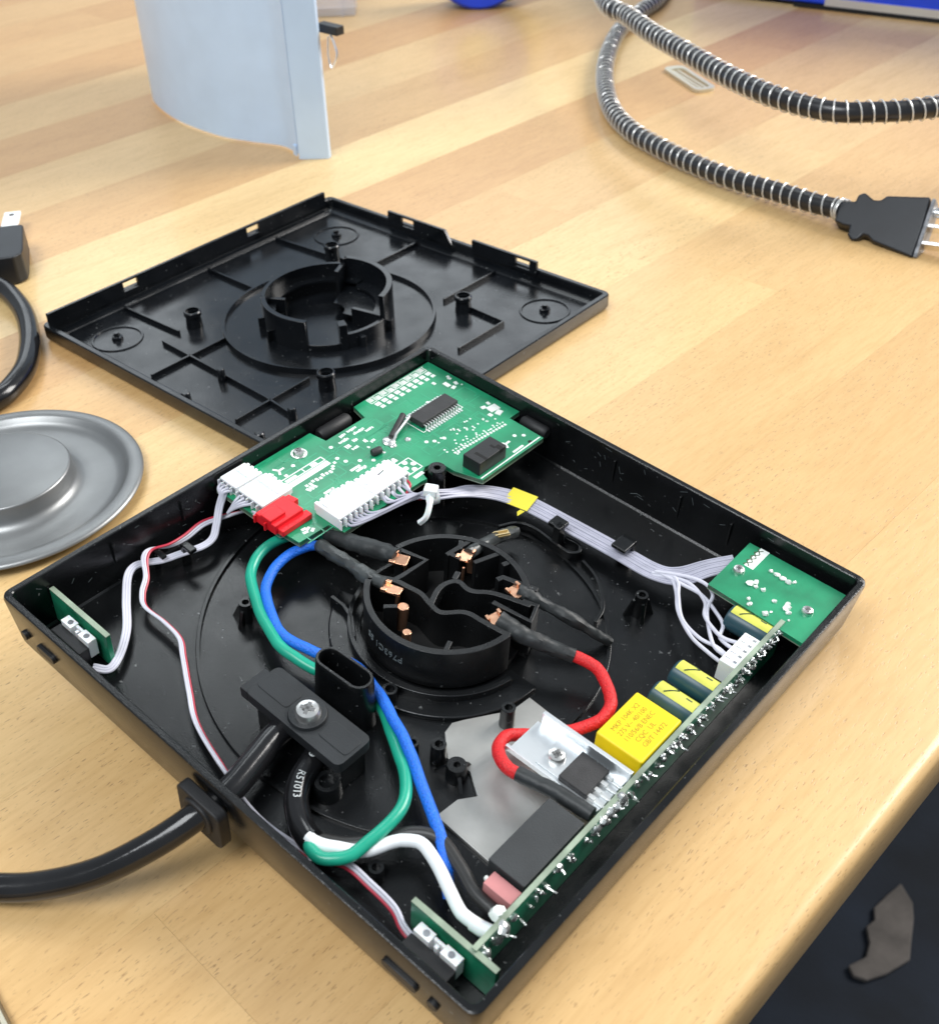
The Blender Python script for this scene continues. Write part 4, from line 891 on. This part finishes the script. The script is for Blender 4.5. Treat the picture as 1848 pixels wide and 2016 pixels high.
for (x, y) in ((40.2, 40.6), (112.4, 41.2), (40.6, 113.2), (113.0, 112.6)):
    bs = L.part('screw_boss', B().lathe((x, y), [(0, 5.4), (1.7, 5.4), (1.8, 7.2), (2.6, 7.2), (2.6, 8.4), (3.0, 8.4), (3.3, 8.0), (3.3, 6.6), (2.8, 6.4), (3.2, 1.6)], 24), 'lid_black', smooth=30)
for (x, y) in ((25.0, 16.0), (25.6, 130.0), (137.6, 131.4)):
    L.part('foot_recess', B().lathe((x, y), [(8.6, 1.7), (8.9, 2.3), (9.5, 2.3), (9.8, 1.7)], 40), 'lid_black')
    L.part('foot_pin', B().lathe((x, y), [(0, 4.6), (1.0, 4.6), (1.1, 3.2), (2.0, 3.0), (2.2, 1.7)], 16), 'lid_black')
for (x, y, r, z) in ((79.6, 21.4, 1.3, 6.6), (117.2, 20.6, 1.4, 6.0), (118.6, 4.9, 1.6, 5.0), (80.0, 5.2, 1.5, 5.0)):
    L.part('small_post', B().lathe((x, y), [(0, z), (r * .8, z), (r, z - .3), (r * 1.2, 1.6)], 14), 'lid_black')
for pts in ([(8, 31.6), (41, 32.8)], [(8, 73.6), (38, 73.6)], [(58.6, 6.5), (58.6, 40.5)], [(41.9, 24.4), (102, 22.4), (117, 20.8)], [(104.6, 6.5), (104.0, 40.5)], [(8, 110.8), (40, 113)], [(59.4, 118), (59.6, 145)], [(102.6, 113), (103, 144)], [(114, 114.6), (132, 113.4), (131.8, 88)]):
    L.part('stiffening_rib', B().wall(pts, 0.9, 1.6, 3.5), 'lid_black', bevel=0.15)

# ================================================================ round grey metal plate at the left
PC = (-76.4, 41.4)
pf = [(0, 9.0), (20.0, 9.0), (20.5, 8.8), (20.8, 8.3), (21.0, 4.6), (21.8, 2.8), (24.0, 1.8), (28, 1.4), (32.6, 1.2), (35.0, 1.6), (36.4, 2.6), (37.2, 3.9), (38.0, 4.35), (41.2, 4.2), (42.0, 3.8), (42.2, 3.2), (41.6, 2.6), (38.2, 2.2), (36.5, 0.9), (34, 0.2), (0, 0.2)]
solo('round_plate', B().lathe(PC, pf, 128), 'plate_grey', 'round satin grey metal plate with raised centre, left of the base', 'plate', WF, (*PC, 0), smooth=60)

# ================================================================ curved pale panel standing at the back
T = Thing('curved_panel', 'pale blue-grey curved metal panel standing upright with a flat edge strip', 'panel', WF, (-270, 290, 0))
base = catmull([(-352, 395, 0), (-362, 352, 0), (-360, 322, 0), (-350.1, 303, 0), (-332.2, 293.0, 0), (-301.7, 285.2, 0), (-268.0, 284.0, 0), (-247.5, 288.6, 0), (-230.0, 294.0, 0), (-215.2, 291.6, 0)], 8)
def sheet(path, t, z0, z1):
    return B().wall([(p.x, p.y) for p in path], t, z0, z1)
T.part('curved_sheet', sheet(base, 1.6, 1.2, 190), 'panel_white', smooth=35)
T.part('seam', B().wall([(-215.0, 293.0), (-211.3, 290.2)], 1.0, 2.0, 190), 'panel_seam')
T.part('edge_strip', B().wall([(-212.6, 291.6), (-211.0, 288.2), (-200.2, 297.4), (-201.8, 300.0)], 1.2, 0, 190), 'panel_white', bevel=0.2)
b = B().wall([(-218.6, 291.0), (-215.6, 290.4)], 0.8, 0, 5); T.part('corner_tab', b, 'panel_white')
b = B().begin().box(-0.3, -0.3, 0, 0.3, 0.3, 95); b.xf(Matrix.Translation((-342.0, 296.3, 62))); T.part('scratch', b, 'plate_grey')
T = Thing('binder_clip', 'small black binder clip with wire loop behind the pale panel edge', 'clip', WF, (-199, 304, 44))
b = B(); b.box(-206, 303.0, 58.5, -192.5, 308.0, 62.5); T.part('clip_body', b, 'conn_black', bevel=0.3)
b = B().tube(catmull([(-199.6, 305, 59), (-196.4, 304.6, 54), (-194.6, 304, 49), (-198.4, 303.4, 43), (-200.2, 303.6, 48), (-200.0, 304.4, 57)], 6), 0.5, 6); T.part('wire_loop', b, 'steel')
T = Thing('clear_box', 'small clear plastic box standing behind the pale panel', 'box', WF, (-395, 480, 0))
def obox(w, d, h, x, y, a, z0=0):
    b = B().begin().box(-w / 2, -d / 2, z0, w / 2, d / 2, z0 + h); b.xf(Matrix.Translation((x, y, 0)) @ Matrix.Rotation(math.radians(a), 4, 'Z')); return b
T.part('shell', obox(38, 24, 60, -396, 484, 42), 'clear_plastic', bevel=1.2); T.part('inner_wall', obox(1, 22, 58, -385, 488, 42, 0.8), 'clear_plastic')
# ---------------------------------------------------------------- blue tape roll and blue crate at the back edge
T = Thing('tape_roll', 'blue and yellow tape roll standing at the top edge behind the panel', 'tape roll', WF, (-320, 560, 0))
def wheel(c, R, r0, w, ang, z):
    b = B().begin().lathe((0, 0), [(r0, -w / 2), (R - 2, -w / 2), (R, -w / 2 + 2), (R, w / 2 - 2), (R - 2, w / 2), (r0, w / 2), (r0, -w / 2)], 56)
    b.xf(Matrix.Translation((c[0], c[1], z)) @ Matrix.Rotation(math.radians(ang), 4, 'Z') @ Matrix.Rotation(math.pi / 2, 4, 'X')); return b
T.part('tape', wheel((-322, 556), 33, 18, 26, 42, 33), 'blue_plastic'); T.part('yellow_core', wheel((-311, 566), 31, 15, 6, 42, 33), 'yellow_plastic')
T = Thing('blue_crate', 'bright blue plastic crate at the top right corner of the table', 'crate', WF, (-60, 760, 0))
ca = math.degrees(math.atan2(11.9, 73.7))
def crate(x0, y0, z0, x1, y1, z1):
    b = B().begin().box(x0, y0, z0, x1, y1, z1); b.xf(Matrix.Translation((-127.6, 672, 0)) @ Matrix.Rotation(math.radians(ca), 4, 'Z')); return b
T.part('tub', crate(-90, 2, 2.5, 260, 170, 120), 'blue_plastic', bevel=2, seg=3); T.part('foot', crate(-20, 0.5, 0, 250, 160, 2.6), 'cut_dark'); T.part('foil_strip', crate(0, 1.0, 2.6, 240, 2.3, 7.5), 'alu_bright')

# ================================================================ spring-wrapped cord with its plug
T = Thing('spring_cord', 'black cord wrapped in a silver wire spring, looping across the top right', 'cord', WF, (-20, 381, 0))
A = [(-330, 640, 40), (-240, 560, 44), (-157.2, 467.1, 45), (-130.3, 449.7, 45), (-102.0, 430.6, 45), (-70.1, 412.5, 45), (-41.1, 396.2, 45), (-15.5, 384.7, 45), (5.2, 379.7, 45), (21.9, 380.4, 45), (34.2, 389.3, 45), (43.3, 397.8, 45), (51.8, 409.6, 45), (66, 436, 43), (84, 480, 34)]
Bp = [(-260, 700, 5.2), (-236, 655, 5.2), (-219.7, 618.3, 5.2), (-212.1, 586.4, 5.2), (-201.4, 551.0, 5.2), (-185.2, 517.2, 5.2), (-165.4, 483.4, 5.2), (-142.2, 450.9, 5.2), (-118.0, 423.7, 5.2), (-93.2, 405.2, 5.2), (-67.9, 394.0, 5.2), (-43.3, 386.2, 5.2), (-20.0, 381.0, 5.4), (-0.2, 379.6, 5.8), (19.4, 377.2, 6.2), (29.6, 376.8, 6.6), (35.5, 375.4, 7.0)]
for pts, pitch, endring in ((A, 4.8, 0), (Bp, 5.0, 1)):
    P = catmull(pts, 12); T.part('cord_core', B().tube(P, 4.1, 16), 'spring_core')
    Fr = frames(P); sl2 = [0]
    for a, c in zip(P, P[1:]): sl2.append(sl2[-1] + (c - a).length)
    hel = []; s = 0; i = 0; ph = 0
    while s < sl2[-1] - 1:
        while sl2[i + 1] < s: i += 1
        f = (s - sl2[i]) / (sl2[i + 1] - sl2[i]); p = P[i].lerp(P[i + 1], f); t, a, c = Fr[i]
        pt = pitch * (1.0 + 0.06 * math.sin(s * 0.11)) * (1.12 if endring and s < 260 else 1.0)
        if endring and sl2[-1] - s < 4: pt = 1.1
        hel.append(p + (a * math.cos(ph) + c * math.sin(ph)) * 4.75)
        ph += 2 * math.pi / 14; s += pt / 14
    T.part('wire_spring', B().tube(hel, 0.31, 6), 'spring')
a_ = Vector((.985, .1, .1)).normalized(); h_ = Vector((-.17, .69, .7)); h_ = (h_ - a_ * a_.dot(h_)).normalized(); n_ = a_.cross(h_)
PM = Matrix.Translation((69, 372, 9)) @ Matrix((a_, h_, n_)).transposed().to_4x4()
pp = [(-35.5, -0.4), (-35.5, 7.4), (-32.4, 9.2), (-29.6, 9.2), (-29.4, 12.2), (-27.0, 13.6), (-22.4, 10.8), (-19.6, 11.0), (-17.8, 13.2), (-0.6, 14.6), (0.2, 0.7), (0.0, -11.6), (-17.4, -7.0), (-20.1, -5.0), (-22.1, -4.8), (-23.4, -7.0), (-25.8, -7.8), (-28.2, -5.8), (-28.6, -1.8), (-31.0, -1.8)]
b = B().begin().prism(pp, -11.0, 0); b.xf(PM); T.part('plug_body', b, 'plug_black', bevel=0.9, seg=3)
b = B().begin().box(0, -11.2, -10.6, 1.6, 14.2, -0.4); b.xf(PM); T.part('plug_face', b, 'plug_face', bevel=0.4)
for (h0, d0) in ((3.0, -4.0), (-4.4, -4.0)):
    b = B().begin().box(1.4, h0 - 0.8, d0 - 3.0, 17, h0 + 0.8, d0 + 3.0); b.xf(PM); T.part('prong', b, 'prong', bevel=0.3)
b = B().begin().lathe((0, 0), [(0, 0), (2.2, 0), (2.2, 12), (1.4, 14), (0, 14)], 16); b.xf(PM @ Matrix.Translation((1.4, 10, -5)) @ Matrix.Rotation(math.pi / 2, 4, 'Y')); T.part('ground_pin', b, 'prong')

# ================================================================ plug and cable loop at the left edge
T = Thing('left_plug', 'black plug with pale prong and curling cable at the left edge', 'plug', WF, (-215, 125, 0))
ax = Vector((-0.80, 0.60, 0)).normalized(); sd = Vector((0.60, 0.80, 0)).normalized()
LM = Matrix.Translation((-217.0, 127.8, 0)) @ Matrix((ax, sd, Vector((0, 0, 1)))).transposed().to_4x4()
prof = [(-15, -12), (-15, 5.5), (-12.0, 8.6), (-7, 8.8), (17, 6.8), (18, 5.6), (18, -14)]
b = B().begin().prism(prof, 0.5, 12.5); b.xf(LM); T.part('plug_body', b, 'plug_black', bevel=2.0, seg=4)
for s in (-1.6, -11.5):
    b = B().begin().box(17, s - 3.6, 5.8, 46, s + 3.6, 7.4); b.xf(LM); pr = T.part('prong', b, 'nylon' if s > -5 else 'prong', bevel=0.4)
    b = B().begin().cyl((42, s), 1.2, 7.36, 7.46, 12); b.xf(LM); T.part('prong_hole', b, 'cut_dark', parent=pr)
cab = [(-222, 102, 7.0), (-208, 108.4, 6.4), (-196.0, 111.6, 5.4), (-184.5, 110.8, 4.4), (-168.2, 105.8, 4.0), (-149.8, 96.2, 4.0), (-134.2, 84.6, 4.0), (-126.0, 74.2, 4.0), (-123.0, 66.8, 4.0), (-124, 56, 4.0), (-132, 38, 4.0), (-150, 10, 4.0)]
T.part('cable', B().tube(catmull(cab, 9), 3.9, 20), 'cord_vinyl')

# ================================================================ small bits on and below the table
T = Thing('flat_buckle', 'small flat metal slide buckle on the table under the spring cord', 'buckle', WF, (-122, 502, 0))
cs = Vector((-103, 491, 0)) - Vector((-140, 514, 0)); an = math.degrees(math.atan2(cs.y, cs.x))
BM = Matrix.Translation((-121.5, 502.5, 0)) @ Matrix.Rotation(math.radians(an), 4, 'Z')
o1, o2 = rrect(-22, -6.2, 22, 6.2, 4, 4), rrect(-17, -3.8, 19, 3.8, 2.6, 4)
b = shell([(o1, 0.1), (o1, 1.8), (o2, 1.8), (o2, 0.1)], False, False); b.mark = 0; b.xf(BM); T.part('frame', b, 'buckle')
for y in (-1.4, 1.4):
    b = B().begin().box(-16.6, y - 0.8, 0.2, 18, y + 0.7, 1.1); b.xf(BM @ Matrix.Rotation(math.radians(2), 4, 'Z')); T.part('bar', b, 'buckle', bevel=0.2)
T = Thing('leather_strap', 'brown strap end at the bottom left corner of the table', 'strap', WF, (60, -55, 0))
SM = Matrix.Translation((69.4, -50.6, 0)) @ Matrix.Rotation(math.radians(-10), 4, 'Z')
b = B().begin().prism([(-30, -30), (30, -30), (30, 0), (-30, 0)], 0.1, 2.0); b.xf(SM); T.part('strap', b, 'leather', bevel=0.5)
b = B().begin().box(-30, -1.6, 1.9, 30, -0.7, 2.2); b.xf(SM); T.part('stitched_edge', b, 'buckle')
poly = [(109, 560), (106, 545), (103.5, 528), (108, 519), (106, 510), (113, 500), (116, 488), (110, 474), (116, 469), (124, 472), (132, 486), (139, 506), (134, 520), (128, 538), (122, 550)]
b = B().prism([(116 + (x - 116) * 1.15, 512 + (y - 512) * 1.1) for x, y in poly], -619.5, -615)
solo('cloth_scrap', b, 'scrap', 'pale grey scrap of cloth on the dark floor beside the table', 'cloth', WF, (118, 510, -620), bevel=1.5)
